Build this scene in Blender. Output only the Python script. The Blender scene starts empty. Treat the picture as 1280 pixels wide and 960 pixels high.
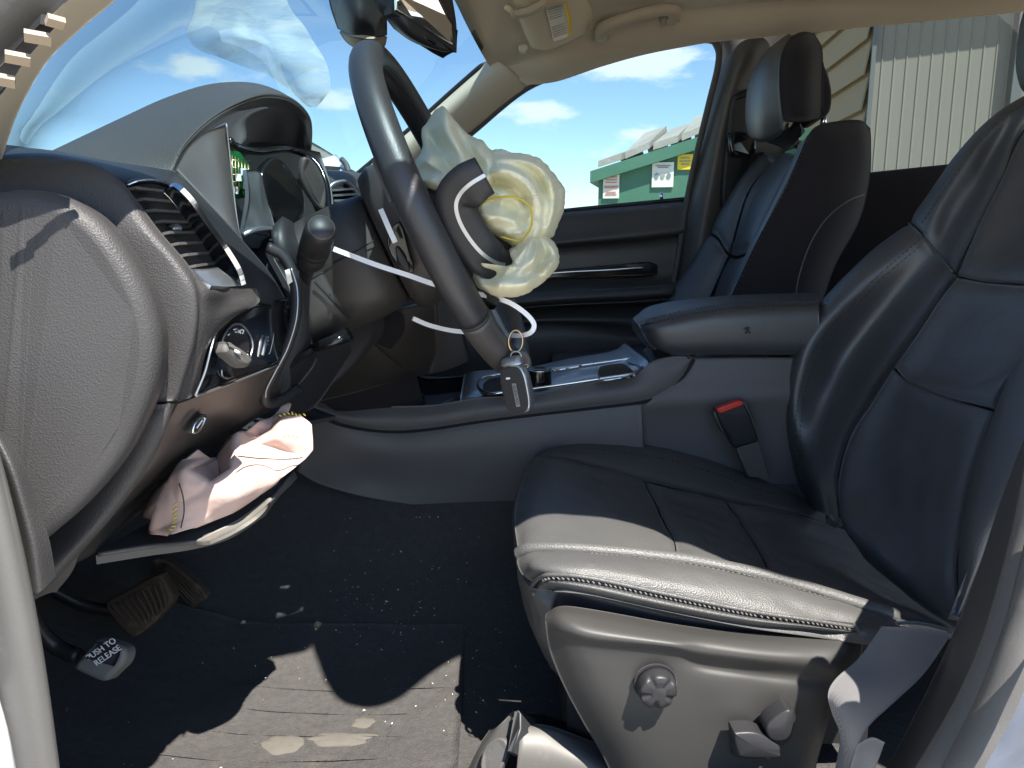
import bpy, bmesh, math, random
import numpy as np
from mathutils import Vector, Matrix, noise
random.seed(7)
SC = bpy.context.scene
COL = SC.collection
# ------------------------------------------------------------------ camera
CAMZ = 1.25
F = 960.0 / 1280.0                      # focal length over picture width
YAW, PITCH = math.radians(1.8), math.radians(-10.6)
cam = bpy.data.cameras.new('camera'); cam.sensor_width = 36; cam.lens = 36 * F
cam.clip_start = 0.02; cam.clip_end = 2000
camo = bpy.data.objects.new('camera', cam); COL.objects.link(camo)
camo.location = (0, 0, CAMZ)
camo.rotation_euler = (math.radians(90) + PITCH, 0, -YAW)
SC.camera = camo
bpy.context.view_layer.update()
RM = camo.matrix_world.to_3x3().copy()

# ------------------------------------------------------------------ light
SUN = Vector((-0.30, 0.52, -1.0)).normalized()       # the way the sunlight travels
SUN_EL = math.asin(-SUN.z); SUN_AZ = math.atan2(-SUN.x, -SUN.y)
ld = bpy.data.lights.new('sun', 'SUN'); ld.energy = 3.8; ld.angle = math.radians(0.5); ld.color = (1, .95, .87)
lo = bpy.data.objects.new('sun', ld); COL.objects.link(lo)
lo.rotation_euler = SUN.to_track_quat('-Z', 'Y').to_euler(); lo.location = (2, -4, 9)
SC.view_settings.view_transform = 'Standard'; SC.view_settings.look = 'None'
SC.view_settings.exposure = 1.88; SC.view_settings.gamma = 1; SC.view_settings.use_curve_mapping = False
SC.cycles.use_denoising = True
SC.cycles.max_bounces = 8; SC.cycles.diffuse_bounces = 4; SC.cycles.glossy_bounces = 4
SC.cycles.transparent_max_bounces = 12; SC.cycles.caustics_reflective = False; SC.cycles.caustics_refractive = False

def ray(px, py):
    return RM @ Vector(((px - 640) / 960.0, -(py - 480) / 960.0, -1.0))
def P(px, py, Y):
    d = ray(px, py); t = Y / d.y
    return Vector((d.x * t, Y, CAMZ + d.z * t))
def PZ(px, py, Z):
    d = ray(px, py); t = (Z - CAMZ) / d.z
    return Vector((d.x * t, d.y * t, Z))
def PN(px, py, c, k):                    # the reclined plane X - k*(Z-CAMZ) = c
    d = ray(px, py); t = c / (d.x - k * d.z)
    return Vector((d.x * t, d.y * t, CAMZ + d.z * t))
def W(x, y, z): return Vector((x, y, CAMZ + z))
CAMV = Vector((0, 0, CAMZ))

# ------------------------------------------------------------------ world: sky with clouds
w = bpy.data.worlds.new('World'); SC.world = w; w.use_nodes = True
nt = w.node_tree; N = nt.nodes; L = nt.links
N.clear()
sky = N.new('ShaderNodeTexSky'); sky.sky_type = 'NISHITA'; sky.sun_disc = False
sky.sun_elevation = SUN_EL; sky.sun_rotation = SUN_AZ; sky.air_density = 1.0; sky.dust_density = 0.1; sky.ozone_density = 1.6; sky.altitude = 900
bg = N.new('ShaderNodeBackground'); bg.inputs['Strength'].default_value = 0.085
out = N.new('ShaderNodeOutputWorld')
tc = N.new('ShaderNodeTexCoord')
def wmath(op, a, b=None, c=None):
    m = N.new('ShaderNodeMath'); m.operation = op
    for i, v in enumerate((a, b, c)):
        if v is None: continue
        if isinstance(v, (int, float)): m.inputs[i].default_value = v
        else: L.new(v, m.inputs[i])
    return m.outputs[0]
mp = N.new('ShaderNodeMapping'); mp.inputs['Scale'].default_value = (1, 1, 2.6)
L.new(tc.outputs['Generated'], mp.inputs['Vector'])
nz = N.new('ShaderNodeTexNoise'); nz.inputs['Scale'].default_value = 11; nz.inputs['Detail'].default_value = 8; nz.inputs['Roughness'].default_value = .58
L.new(mp.outputs['Vector'], nz.inputs['Vector'])
nz2 = N.new('ShaderNodeTexNoise'); nz2.inputs['Scale'].default_value = 2.6; nz2.inputs['Detail'].default_value = 4
L.new(mp.outputs['Vector'], nz2.inputs['Vector'])
acc = wmath('MULTIPLY', wmath('SUBTRACT', nz2.outputs['Fac'], .62), 1.4)
# the cloud banks that stand over the far side of the yard: (pixel, half width, half height, weight)
for (cx, cy, rx, ry, wt) in ((95, 120, 44, 10, .30), (235, 82, 26, 12, .24), (118, 74, 24, 6, .18), (30, 164, 44, 9, .08),
                             (408, 131, 26, 14, .30), (680, 136, 60, 15, .46), (790, 78, 95, 20, .50), (720, 195, 70, 10, .22), (790, 165, 60, 10, .22), (720, 245, 90, 20, .26)):
    d = ray(cx, cy).normalized(); rr = ray(cx + rx, cy).normalized(); hh = ray(cx, cy + ry).normalized()
    sx = (rr - d).length; sz = (hh - d).length
    sub = N.new('ShaderNodeVectorMath'); sub.operation = 'SUBTRACT'; sub.inputs[1].default_value = d
    L.new(tc.outputs['Generated'], sub.inputs[0])
    sc = N.new('ShaderNodeVectorMath'); sc.operation = 'MULTIPLY'; sc.inputs[1].default_value = (1 / sx, 1 / sx, 1 / sz)
    L.new(sub.outputs[0], sc.inputs[0])
    ln = N.new('ShaderNodeVectorMath'); ln.operation = 'LENGTH'; L.new(sc.outputs[0], ln.inputs[0])
    g = wmath('MULTIPLY', wmath('POWER', 2.718, wmath('MULTIPLY', wmath('MULTIPLY', ln.outputs['Value'], ln.outputs['Value']), -.9)), wt)
    acc = wmath('ADD', wmath('MAXIMUM', acc, 0.0), g)
dens = wmath('ADD', wmath('MULTIPLY', wmath('SUBTRACT', nz.outputs['Fac'], .5), 1.5), wmath('SUBTRACT', acc, .13))
cr = N.new('ShaderNodeMapRange'); cr.interpolation_type = 'SMOOTHSTEP'
cr.inputs['From Min'].default_value = 0.0; cr.inputs['From Max'].default_value = .34
L.new(dens, cr.inputs['Value'])
cmul = wmath('MULTIPLY', cr.outputs['Result'], .85)
mx = N.new('ShaderNodeMix'); mx.data_type = 'RGBA'
L.new(cmul, mx.inputs['Factor']); L.new(sky.outputs['Color'], mx.inputs['A'])
mx.inputs['B'].default_value = (6.2, 6.2, 6.1, 1)
L.new(mx.outputs['Result'], bg.inputs['Color']); L.new(bg.outputs['Background'], out.inputs['Surface'])

# ------------------------------------------------------------------ materials
def mat(name, col, rough=.5, metal=0, spec=.5, bump=None, var=0.0, varscale=6, sheen=0, trans=0, coat=0, dirt=None):
    """bump = list of (kind, scale, strength, distance)"""
    m = bpy.data.materials.new(name); m.use_nodes = True
    n = m.node_tree.nodes; l = m.node_tree.links
    b = n['Principled BSDF']
    b.inputs['Roughness'].default_value = rough; b.inputs['Metallic'].default_value = metal
    b.inputs['Specular IOR Level'].default_value = spec
    b.inputs['Sheen Weight'].default_value = sheen; b.inputs['Coat Weight'].default_value = coat
    b.inputs['Base Color'].default_value = (*col, 1)
    t = n.new('ShaderNodeTexCoord')
    base = None
    if var:
        z = n.new('ShaderNodeTexNoise'); z.inputs['Scale'].default_value = varscale; z.inputs['Detail'].default_value = 6; z.inputs['Roughness'].default_value = .62
        l.new(t.outputs['Object'], z.inputs['Vector'])
        x = n.new('ShaderNodeMix'); x.data_type = 'RGBA'
        x.inputs['A'].default_value = (*[c * (1 - var) for c in col], 1); x.inputs['B'].default_value = (*[min(1, c * (1 + var)) for c in col], 1)
        l.new(z.outputs['Fac'], x.inputs['Factor']); base = x.outputs['Result']
        mr = n.new('ShaderNodeMapRange'); mr.inputs['From Min'].default_value = .3; mr.inputs['From Max'].default_value = .7
        mr.inputs['To Min'].default_value = max(.02, rough * (1 - var * .5)); mr.inputs['To Max'].default_value = min(1, rough * (1 + var * .5))
        l.new(z.outputs['Fac'], mr.inputs['Value']); l.new(mr.outputs['Result'], b.inputs['Roughness'])
    if dirt:                              # (colour, scale, threshold, amount): dust and scuffs
        z = n.new('ShaderNodeTexNoise'); z.inputs['Scale'].default_value = dirt[1]; z.inputs['Detail'].default_value = 9; z.inputs['Roughness'].default_value = .7
        l.new(t.outputs['Object'], z.inputs['Vector'])
        mr = n.new('ShaderNodeMapRange'); mr.inputs['From Min'].default_value = dirt[2]; mr.inputs['From Max'].default_value = dirt[2] + .16
        mr.inputs['To Max'].default_value = dirt[3]; l.new(z.outputs['Fac'], mr.inputs['Value'])
        x = n.new('ShaderNodeMix'); x.data_type = 'RGBA'
        if base is None: x.inputs['A'].default_value = (*col, 1)
        else: l.new(base, x.inputs['A'])
        x.inputs['B'].default_value = (*dirt[0], 1); l.new(mr.outputs['Result'], x.inputs['Factor']); base = x.outputs['Result']
    if base is not None: l.new(base, b.inputs['Base Color'])
    prev = None
    for (kind, s, st, dist) in (bump or []):
        if kind == 'voronoi':
            z = n.new('ShaderNodeTexVoronoi'); z.feature = 'F1'; o = 'Distance'
        elif kind == 'wave':
            z = n.new('ShaderNodeTexWave'); o = 'Fac'
        else:
            z = n.new('ShaderNodeTexNoise'); z.inputs['Detail'].default_value = 4; o = 'Fac'
        z.inputs['Scale'].default_value = s; l.new(t.outputs['Object'], z.inputs['Vector'])
        bp = n.new('ShaderNodeBump'); bp.inputs['Strength'].default_value = st; bp.inputs['Distance'].default_value = dist
        l.new(z.outputs[o], bp.inputs['Height'])
        if prev: l.new(prev, bp.inputs['Normal'])
        prev = bp.outputs['Normal']
    if prev: l.new(prev, b.inputs['Normal'])
    if trans:
        tr = n.new('ShaderNodeBsdfTranslucent'); ms = n.new('ShaderNodeMixShader'); ms.inputs['Fac'].default_value = trans
        if base is not None: l.new(base, tr.inputs['Color'])
        else: tr.inputs['Color'].default_value = (*col, 1)
        if prev: l.new(prev, tr.inputs['Normal'])
        l.new(b.outputs[0], ms.inputs[1]); l.new(tr.outputs[0], ms.inputs[2])
        l.new(ms.outputs[0], n['Material Output'].inputs['Surface'])
    return m
def glass(name, tint, refl=1.0):
    m = bpy.data.materials.new(name); m.use_nodes = True
    n = m.node_tree.nodes; l = m.node_tree.links; n.remove(n['Principled BSDF'])
    t = n.new('ShaderNodeBsdfTransparent'); t.inputs['Color'].default_value = (*tint, 1)
    g = n.new('ShaderNodeBsdfGlossy'); g.inputs['Roughness'].default_value = .01; g.inputs['Color'].default_value = (refl, refl, refl, 1)
    f = n.new('ShaderNodeFresnel'); f.inputs['IOR'].default_value = 1.45
    x = n.new('ShaderNodeMixShader'); l.new(f.outputs[0], x.inputs[0]); l.new(t.outputs[0], x.inputs[1]); l.new(g.outputs[0], x.inputs[2])
    l.new(x.outputs[0], n['Material Output'].inputs['Surface'])
    return m
M = {}
M['dash'] = mat('grained_grey_plastic', (.043, .0415, .042), .52, spec=.38, var=.10, varscale=9, bump=[('voronoi', 760, .45, .0006)], dirt=((.2, .18, .15), 14, .62, .25))
M['dashtop'] = mat('grained_dash_top', (.054, .050, .046), .52, spec=.45, var=.08, varscale=9, bump=[('voronoi', 640, .5, .0007)])
M['plastic'] = mat('smooth_dark_plastic', (.072, .067, .064), .42, spec=.45, var=.14, varscale=12, bump=[('noise', 1500, .18, .0004)], dirt=((.16, .14, .12), 11, .64, .25))
M['console'] = mat('grey_console_plastic', (.115, .109, .110), .5, spec=.4, var=.10, varscale=10, bump=[('noise', 1500, .18, .0004)], dirt=((.2, .19, .18), 16, .66, .3))
M['knee'] = mat('dark_brown_black_plastic', (.040, .036, .033), .45, spec=.4, var=.14, varscale=12, bump=[('noise', 1500, .18, .0004)], dirt=((.14, .12, .10), 11, .62, .3))
M['seatplastic'] = mat('dusty_seat_plastic', (.040, .0385, .0365), .48, spec=.42, var=.12, varscale=10, bump=[('noise', 1500, .2, .0004)], dirt=((.32, .27, .20), 9, .60, .38))
M['black'] = mat('black_plastic', (.022, .022, .024), .45, spec=.4, var=.1, bump=[('noise', 900, .15, .0004)])
M['gloss'] = mat('gloss_black_trim', (.008, .008, .009), .12, spec=.6, dirt=((.16, .12, .09), 40, .60, .22), var=.1, varscale=30)
M['leather'] = mat('black_leather', (.052, .054, .058), .47, spec=1.0, var=.14, varscale=5, bump=[('voronoi', 650, .30, .0008), ('noise', 26, .22, .004)], dirt=((.16, .14, .12), 20, .68, .18))
M['leatherw'] = mat('worn_seat_leather', (.075, .074, .072), .48, spec=.55, var=.14, varscale=7, bump=[('voronoi', 700, .4, .0008), ('noise', 34, .14, .004)], dirt=((.2, .18, .15), 26, .62, .25))
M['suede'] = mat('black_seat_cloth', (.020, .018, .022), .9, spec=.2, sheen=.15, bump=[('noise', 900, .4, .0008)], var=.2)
M['wheel'] = mat('steering_wheel_leather', (.030, .030, .033), .42, spec=.6, var=.12, varscale=20, bump=[('voronoi', 800, .22, .0006)], dirt=((.15, .13, .11), 25, .66, .2))
M['carpet'] = mat('dark_carpet', (.082, .078, .075), .95, spec=.1, sheen=.0, var=.35, varscale=120, bump=[('noise', 700, .9, .003), ('noise', 60, .4, .006)], dirt=((.20, .17, .13), 13, .60, .30))
M['head'] = mat('beige_headliner', (.56, .485, .375), .9, spec=.15, var=.05, varscale=5, bump=[('noise', 900, .25, .0006)])
M['pillar'] = mat('beige_pillar_trim', (.58, .505, .39), .6, spec=.3, var=.04, bump=[('noise', 700, .15, .0005)])
M['fin'] = mat('dark_tan_fin', (.30, .245, .18), .7, bump=[('noise', 700, .15, .0005)])  # darker tan than the pillar trim
M['visor'] = mat('beige_visor_vinyl', (.62, .53, .38), .7, spec=.25, bump=[('voronoi', 500, .2, .0006)], var=.04)
M['handle'] = mat('taupe_handle', (.42, .35, .26), .6, spec=.3, bump=[('noise', 700, .15, .0005)], var=.04)
M['railgrey'] = mat('dull_rail_grey', (.13, .122, .11), .55, metal=.2, var=.15, dirt=((.3, .24, .16), 14, .58, .5))
M['sand'] = mat('dried_mud', (.108, .099, .086), .95, var=.2, varscale=60, bump=[('noise', 400, .5, .002)])
M['chrome'] = mat('chrome', (.75, .78, .80), .12, metal=1)
M['satin'] = mat('satin_silver', (.42, .45, .48), .30, metal=.85, var=.08, varscale=20)
M['gold'] = mat('brass_ring', (.62, .45, .26), .3, metal=1)
M['bag'] = mat('yellowed_airbag_nylon', (1.0, .92, .67), .72, spec=.3, trans=.22, var=.13, varscale=9, bump=[('noise', 45, .35, .006), ('wave', 500, .1, .0004)])
M['pink'] = mat('pink_airbag_nylon', (.60, .44, .385), .7, spec=.3, trans=.12, var=.08, varscale=12, bump=[('noise', 40, .35, .005)])
M['rubber'] = mat('grey_rubber_seal', (.085, .082, .078), .6, spec=.4, var=.15, varscale=14, bump=[('noise', 600, .3, .0006)], dirt=((.26, .23, .18), 12, .58, .4))
M['paint'] = mat('white_car_paint', (.80, .81, .84), .25, spec=.5, coat=.6, var=.02, dirt=((.4, .36, .3), 18, .66, .3))
M['white'] = mat('white_plastic_strap', (.85, .86, .88), .4, spec=.5, var=.03)
M['paper'] = mat('white_label_paper', (.74, .70, .60), .8, var=.05, varscale=50)
M['yellow'] = mat('yellow_print', (.80, .55, .03), .6)
M['thread'] = mat('grey_thread', (.13, .125, .12), .7)
M['threadd'] = mat('dark_thread', (.030, .031, .035), .6)
M['threadg'] = mat('gold_thread', (.55, .42, .05), .7)
M['red'] = mat('red_button', (.62, .035, .025), .35)
M['orange'] = mat('orange_red_tab', (.6, .08, .03), .5)
M['greenrefl'] = mat('green_screen_reflection', (.012, .13, .035), .35, var=.3, varscale=90)  # green of a reflection in the instruments, put into the colour
M['belt'] = mat('grey_belt_webbing', (.150, .145, .145), .75, spec=.2, sheen=.2, bump=[('wave', 420, .5, .0008)], var=.08, varscale=30)
M['pedalrub'] = mat('worn_pedal_rubber', (.060, .040, .028), .7, spec=.3, var=.25, varscale=40, bump=[('noise', 300, .4, .001)], dirt=((.25, .19, .13), 30, .52, .5))
M['clearwhite'] = mat('dusty_grey_pedal_pad', (.16, .155, .145), .5, var=.15, varscale=40)
M['print'] = mat('white_print', (.78, .80, .82), .6)
M['dark'] = mat('dark_print', (.03, .03, .03), .6)
M['redprint'] = mat('red_print', (.60, .24, .19), .6)
M['dump'] = mat('green_dumpster_paint', (.065, .165, .10), .55, var=.22, varscale=3, dirt=((.20, .13, .08), 4, .58, .6), bump=[('noise', 12, .2, .01)])
M['lid'] = mat('faded_grey_lid', (.34, .31, .26), .7, var=.22, varscale=5, bump=[('noise', 16, .3, .02)])
M['ribbed'] = mat('pale_ribbed_steel', (.36, .345, .305), .55, var=.08, varscale=1.5, dirt=((.25, .2, .15), 2.2, .62, .4))
M['siding'] = mat('tan_siding', (.46, .385, .265), .75, var=.08, varscale=4)
M['trimgrey'] = mat('grey_trim_steel', (.22, .24, .25), .5, var=.1)
M['gravel'] = mat('gravel_ground', (.44, .40, .34), .95, var=.35, varscale=7, bump=[('noise', 30, .8, .04)])
M['gwind'] = glass('windshield_glass', (.44, .575, .625), .34)
M['gdoor'] = glass('door_glass', (.49, .60, .645))
M['gtint'] = glass('privacy_glass', (.30, .33, .315))
M['glens'] = glass('clear_lens', (.9, .92, .92))
M['mirror'] = mat('mirror_silver', (.86, .86, .84), .02, metal=1)
# crumpled clear film: white windscreen reflection drawn as a sheet that lets the sky through
fm = bpy.data.materials.new('crumpled_reflection_film'); fm.use_nodes = True
n_ = fm.node_tree.nodes; l_ = fm.node_tree.links; n_.remove(n_['Principled BSDF'])
t_ = n_.new('ShaderNodeBsdfTransparent'); tr_ = n_.new('ShaderNodeBsdfTranslucent'); d_ = n_.new('ShaderNodeBsdfDiffuse')
tr_.inputs['Color'].default_value = (.85, .95, .95, 1); d_.inputs['Color'].default_value = (.8, .9, .9, 1)
a_ = n_.new('ShaderNodeMixShader'); a_.inputs[0].default_value = .5; l_.new(tr_.outputs[0], a_.inputs[1]); l_.new(d_.outputs[0], a_.inputs[2])
c_ = n_.new('ShaderNodeTexCoord'); m_ = n_.new('ShaderNodeMapping'); m_.inputs['Scale'].default_value = (5, 5, 18); m_.inputs['Rotation'].default_value = (0, -.95, 0)
z_ = n_.new('ShaderNodeTexNoise'); z_.inputs['Scale'].default_value = 2.4; z_.inputs['Detail'].default_value = 5; z_.inputs['Distortion'].default_value = 1.2
l_.new(c_.outputs['Object'], m_.inputs[0]); l_.new(m_.outputs[0], z_.inputs['Vector'])
r_ = n_.new('ShaderNodeMapRange'); r_.inputs['From Min'].default_value = .35; r_.inputs['From Max'].default_value = .65; r_.inputs['To Min'].default_value = .42; r_.inputs['To Max'].default_value = .85
l_.new(z_.outputs['Fac'], r_.inputs['Value'])
b_ = n_.new('ShaderNodeMixShader'); l_.new(r_.outputs['Result'], b_.inputs[0]); l_.new(t_.outputs[0], b_.inputs[1]); l_.new(a_.outputs[0], b_.inputs[2])
l_.new(b_.outputs[0], n_['Material Output'].inputs['Surface'])
M['film'] = fm

# ------------------------------------------------------------------ object helpers
def thing(name, label, cat, loc, group=None):
    o = bpy.data.objects.new(name, None); COL.objects.link(o); o.location = loc; o.empty_display_size = .05
    o['label'] = label; o['category'] = cat
    if group: o['group'] = group
    return o
def root_loc(parent):
    v = Vector((0, 0, 0)); p = parent
    while p is not None:
        v = v + p.location; p = p.parent
    return v
def link(name, verts, faces, m, parent=None, smooth=True, label=None):
    off = root_loc(parent)
    me = bpy.data.meshes.new(name)
    me.from_pydata([tuple(Vector(v) - off) for v in verts], [], [tuple(f) for f in faces])
    me.validate(); me.update()
    if smooth is True: me.polygons.foreach_set('use_smooth', [True] * len(me.polygons))
    elif smooth is not False:
        me.polygons.foreach_set('use_smooth', [bool(s) for s in smooth][:len(me.polygons)])
    me.materials.append(M[m] if isinstance(m, str) else m)
    o = bpy.data.objects.new(name, me); COL.objects.link(o)
    if parent is not None: o.parent = parent
    if label: o['label'] = label
    return o
def A(rows):                              # control rows of (px,py,Y) or Vectors to an array
    return np.array([[list(p) if isinstance(p, Vector) else list(P(*p)) for p in r] for r in rows], float)
def cr1(a, n, closed=False):              # Catmull-Rom along axis 0
    k = len(a)
    if closed: t = np.linspace(0, k, n, endpoint=False)
    else: t = np.linspace(0, k - 1, n)
    i = np.floor(t).astype(int)
    if not closed: i = np.minimum(i, k - 2)
    f = (t - i).reshape((-1,) + (1,) * (a.ndim - 1))
    def g(j):
        if closed: return a[j % k]
        j2 = np.clip(j, 0, k - 1); r = a[j2].copy()
        lo_ = j < 0; hi_ = j > k - 1
        r[lo_] = 2 * a[0] - a[1]; r[hi_] = 2 * a[-1] - a[-2]
        return r
    p0, p1, p2, p3 = g(i - 1), g(i), g(i + 1), g(i + 2)
    return .5 * ((2 * p1) + (-p0 + p2) * f + (2 * p0 - 5 * p1 + 4 * p2 - p3) * f ** 2 + (-p0 + 3 * p1 - 3 * p2 + p3) * f ** 3)
def grid_normals(G):
    du = np.gradient(G, axis=0); dv = np.gradient(G, axis=1)
    n = np.cross(du, dv); n /= (np.linalg.norm(n, axis=2, keepdims=True) + 1e-12)
    return n
def surf(parent, name, rows, m, nu=28, nv=28, groove=0.0, gw=.012, edges='TBLR', thick=.012, bulge=0.0, wrinkle=0.0, wscale=18, wdir=(1, 1, 1), label=None, raw=False, face=None):
    """a smooth sheet through control rows, with sunk seams at its edges and a real thickness"""
    C = A(rows) if not raw else np.array(rows)
    G = cr1(C, nu); G = np.swapaxes(cr1(np.swapaxes(G, 0, 1), nv), 0, 1)
    n = grid_normals(G)
    mid = G.reshape(-1, 3).mean(0); to = (np.array(face) if face is not None else np.array(CAMV) - mid)
    flip = (n.reshape(-1, 3).mean(0) @ to) < 0
    if flip: n = -n
    if groove or bulge:
        su = np.concatenate([np.zeros((1, nv)), np.cumsum(np.linalg.norm(np.diff(G, axis=0), axis=2), 0)], 0)
        sv = np.concatenate([np.zeros((nu, 1)), np.cumsum(np.linalg.norm(np.diff(G, axis=1), axis=2), 1)], 1)
        d = np.full((nu, nv), 9.0)
        dd = []
        if 'T' in edges: dd.append(su)
        if 'B' in edges: dd.append(su[-1:] - su)
        if 'L' in edges: dd.append(sv)
        if 'R' in edges: dd.append(sv[:, -1:] - sv)
        g = np.zeros((nu, nv))
        for x in dd: g = np.maximum(g, np.exp(-(x / gw) ** 1.3))
        uu = np.linspace(0, 1, nu)[:, None]; vv = np.linspace(0, 1, nv)[None]
        b = np.sin(np.pi * uu) ** .7 * np.sin(np.pi * vv) ** .7
        G = G + n * ((-groove * g + bulge * b)[..., None])
    if wrinkle:
        for i in range(nu):
            for j in range(nv):
                p = Vector(G[i, j]); q = Vector((p.x * wdir[0], p.y * wdir[1], p.z * wdir[2])) * wscale
                G[i, j] += n[i, j] * wrinkle * (noise.noise(q) + .5 * noise.noise(q * 2.3))
    n = grid_normals(G); n = -n if flip else n
    V = [tuple(p) for p in G.reshape(-1, 3)]; Fc = []
    q = lambda i, j: i * nv + j
    for i in range(nu - 1):
        for j in range(nv - 1):
            f = (q(i, j), q(i + 1, j), q(i + 1, j + 1), q(i, j + 1))
            Fc.append(f if not flip else f[::-1])
    sm = [1] * len(Fc)
    if thick:
        B = (G - n * thick).reshape(-1, 3); o = len(V); V += [tuple(p) for p in B]
        for f in list(Fc): Fc.append(tuple(x + o for x in f[::-1])); sm.append(1)
        loop = [q(0, j) for j in range(nv)] + [q(i, nv - 1) for i in range(1, nu)] + [q(nu - 1, j) for j in range(nv - 2, -1, -1)] + [q(i, 0) for i in range(nu - 2, 0, -1)]
        for a, b in zip(loop, loop[1:] + loop[:1]):
            f = (a, b, b + o, a + o); Fc.append(f[::-1] if not flip else f); sm.append(0)
    return link(name, V, Fc, m, parent, smooth=sm, label=label)
def path(pts, n=None, closed=False):
    a = np.array([list(p) if isinstance(p, Vector) else list(P(*p)) for p in pts], float)
    if n: a = cr1(a, n, closed)
    return [Vector(p) for p in a]
def tube_geo(pts, r, seg=10, closed=False, squash=1.0, up=None):
    V, Fc = [], []; k = len(pts)
    rr = r if isinstance(r, (list, tuple, np.ndarray)) else [r] * k
    prev = None
    for i, p in enumerate(pts):
        if closed: t = pts[(i + 1) % k] - pts[i - 1]
        else: t = pts[min(i + 1, k - 1)] - pts[max(i - 1, 0)]
        t = t.normalized()
        if up is not None: a = (up - t * up.dot(t)).normalized()
        elif prev is None:
            a = t.orthogonal().normalized()
        else: a = (prev - t * prev.dot(t)).normalized()
        prev = a; b = t.cross(a)
        for s in range(seg):
            th = 2 * math.pi * s / seg
            V.append(p + (a * math.cos(th) + b * math.sin(th) * squash) * rr[i])
    for i in range(k if closed else k - 1):
        for s in range(seg):
            a0 = i * seg + s; a1 = i * seg + (s + 1) % seg; j = (i + 1) % k
            Fc.append((a0, a1, j * seg + (s + 1) % seg, j * seg + s))
    if not closed:
        Fc.append(tuple(range(seg))[::-1]); Fc.append(tuple((k - 1) * seg + s for s in range(seg)))
    return V, Fc
def tube(parent, name, pts, r, m, seg=10, closed=False, squash=1.0, n=None, label=None, up=None):
    p = path(pts, n, closed)
    V, Fc = tube_geo(p, r, seg, closed, squash, up)
    return link(name, V, Fc, m, parent, label=label)
def multi(parent, name, geos, m, smooth=True, label=None):
    V, Fc = [], []
    for v, f in geos:
        o = len(V); V += list(v); Fc += [tuple(x + o for x in q) for q in f]
    return link(name, V, Fc, m, parent, smooth, label)
def stitches(parent, pts, m='thread', gap=.007, r=.0009, lift=.001, off=0.0, zig=0.0):
    """single stitches along a seam, joined: they cannot be picked apart one by one"""
    p = path(pts, 200); geos = []
    acc_ = 0; last = p[0]; seg0 = None
    for a, b in zip(p, p[1:]):
        acc_ += (b - a).length
        if acc_ >= gap:
            acc_ = 0
            t = (b - a).normalized(); nrm = (CAMV - a).normalized(); s = t.cross(nrm).normalized()
            c = a + nrm * lift + s * off
            e = t * gap * .32 + s * zig
            geos.append(tube_geo([c - e, c - e * .4 + nrm * r * .5, c + e * .4 + nrm * r * .5, c + e], [r * .5, r, r, r * .5], 5))
    return multi(parent, 'stitching', geos, m)
def solid(parent, name, outline, m, depth=.01, bev=.002, nrm=None, n=None, seg=3, label=None, dome=0.0):
    """a closed outline given thickness and a rounded front edge"""
    a = np.array([list(p) if isinstance(p, Vector) else list(P(*p)) for p in outline], float)
    if n: a = cr1(a, n, True)
    c = a.mean(0)
    if nrm is None:
        u, s, vt = np.linalg.svd(a - c); nr = vt[2]
    else: nr = np.array(nrm, float); nr /= np.linalg.norm(nr)
    if nrm is None and nr @ (np.array(CAMV) - c) < 0: nr = -nr
    k = len(a)
    t = np.roll(a, -1, 0) - np.roll(a, 1, 0); t -= np.outer(t @ nr, nr); t /= np.linalg.norm(t, axis=1, keepdims=True) + 1e-12
    inn = np.cross(nr, t)
    area = 0
    for i in range(k): area += np.cross(a[i] - c, a[(i + 1) % k] - c) @ nr
    if area < 0: inn = -inn
    loops = [a - nr * depth]
    for i in range(seg + 1):
        th = math.pi / 2 * i / seg
        loops.append(a + inn * bev * (1 - math.cos(th)) - nr * bev * (1 - math.sin(th)))
    if dome:
        for f in (.8, .6, .4, .2, .06):
            loops.append(c + (loops[seg + 1] - c) * f + nr * dome * (1 - f * f))
    V = [tuple(p) for l in loops for p in l]; Fc = []; sm = []
    for j in range(len(loops) - 1):
        for i in range(k):
            f = (j * k + i, j * k + (i + 1) % k, (j + 1) * k + (i + 1) % k, (j + 1) * k + i)
            Fc.append(f if area > 0 else f[::-1]); sm.append(1 if j > 0 else 0)
    f = tuple((len(loops) - 1) * k + i for i in range(k)); Fc.append(f if area > 0 else f[::-1]); sm.append(0)
    f = tuple(range(k)); Fc.append(f[::-1] if area > 0 else f); sm.append(0)
    return link(name, V, Fc, m, parent, smooth=sm, label=label)
def loft(parent, name, loops, m, cap=True, label=None, smooth=True, closed_long=False):
    k = len(loops[0]); V = [p for l in loops for p in l]; Fc = []
    nl = len(loops)
    for j in range(nl if closed_long else nl - 1):
        for i in range(k):
            j2 = (j + 1) % nl
            Fc.append((j * k + i, j * k + (i + 1) % k, j2 * k + (i + 1) % k, j2 * k + i))
    if cap and not closed_long:
        Fc.append(tuple(range(k))[::-1]); Fc.append(tuple((nl - 1) * k + i for i in range(k)))
    o = link(name, V, Fc, m, parent, smooth, label)
    bm = bmesh.new(); bm.from_mesh(o.data); bmesh.ops.recalc_face_normals(bm, faces=bm.faces); bm.to_mesh(o.data); bm.free()
    return o
def sup(c, a, b, ra, rb, n=32, e=4.0):     # superellipse loop
    r = []
    for i in range(n):
        t = 2 * math.pi * i / n; ct, st = math.cos(t), math.sin(t)
        r.append(c + a * (math.copysign(abs(ct) ** (2 / e), ct) * ra) + b * (math.copysign(abs(st) ** (2 / e), st) * rb))
    return r
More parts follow.
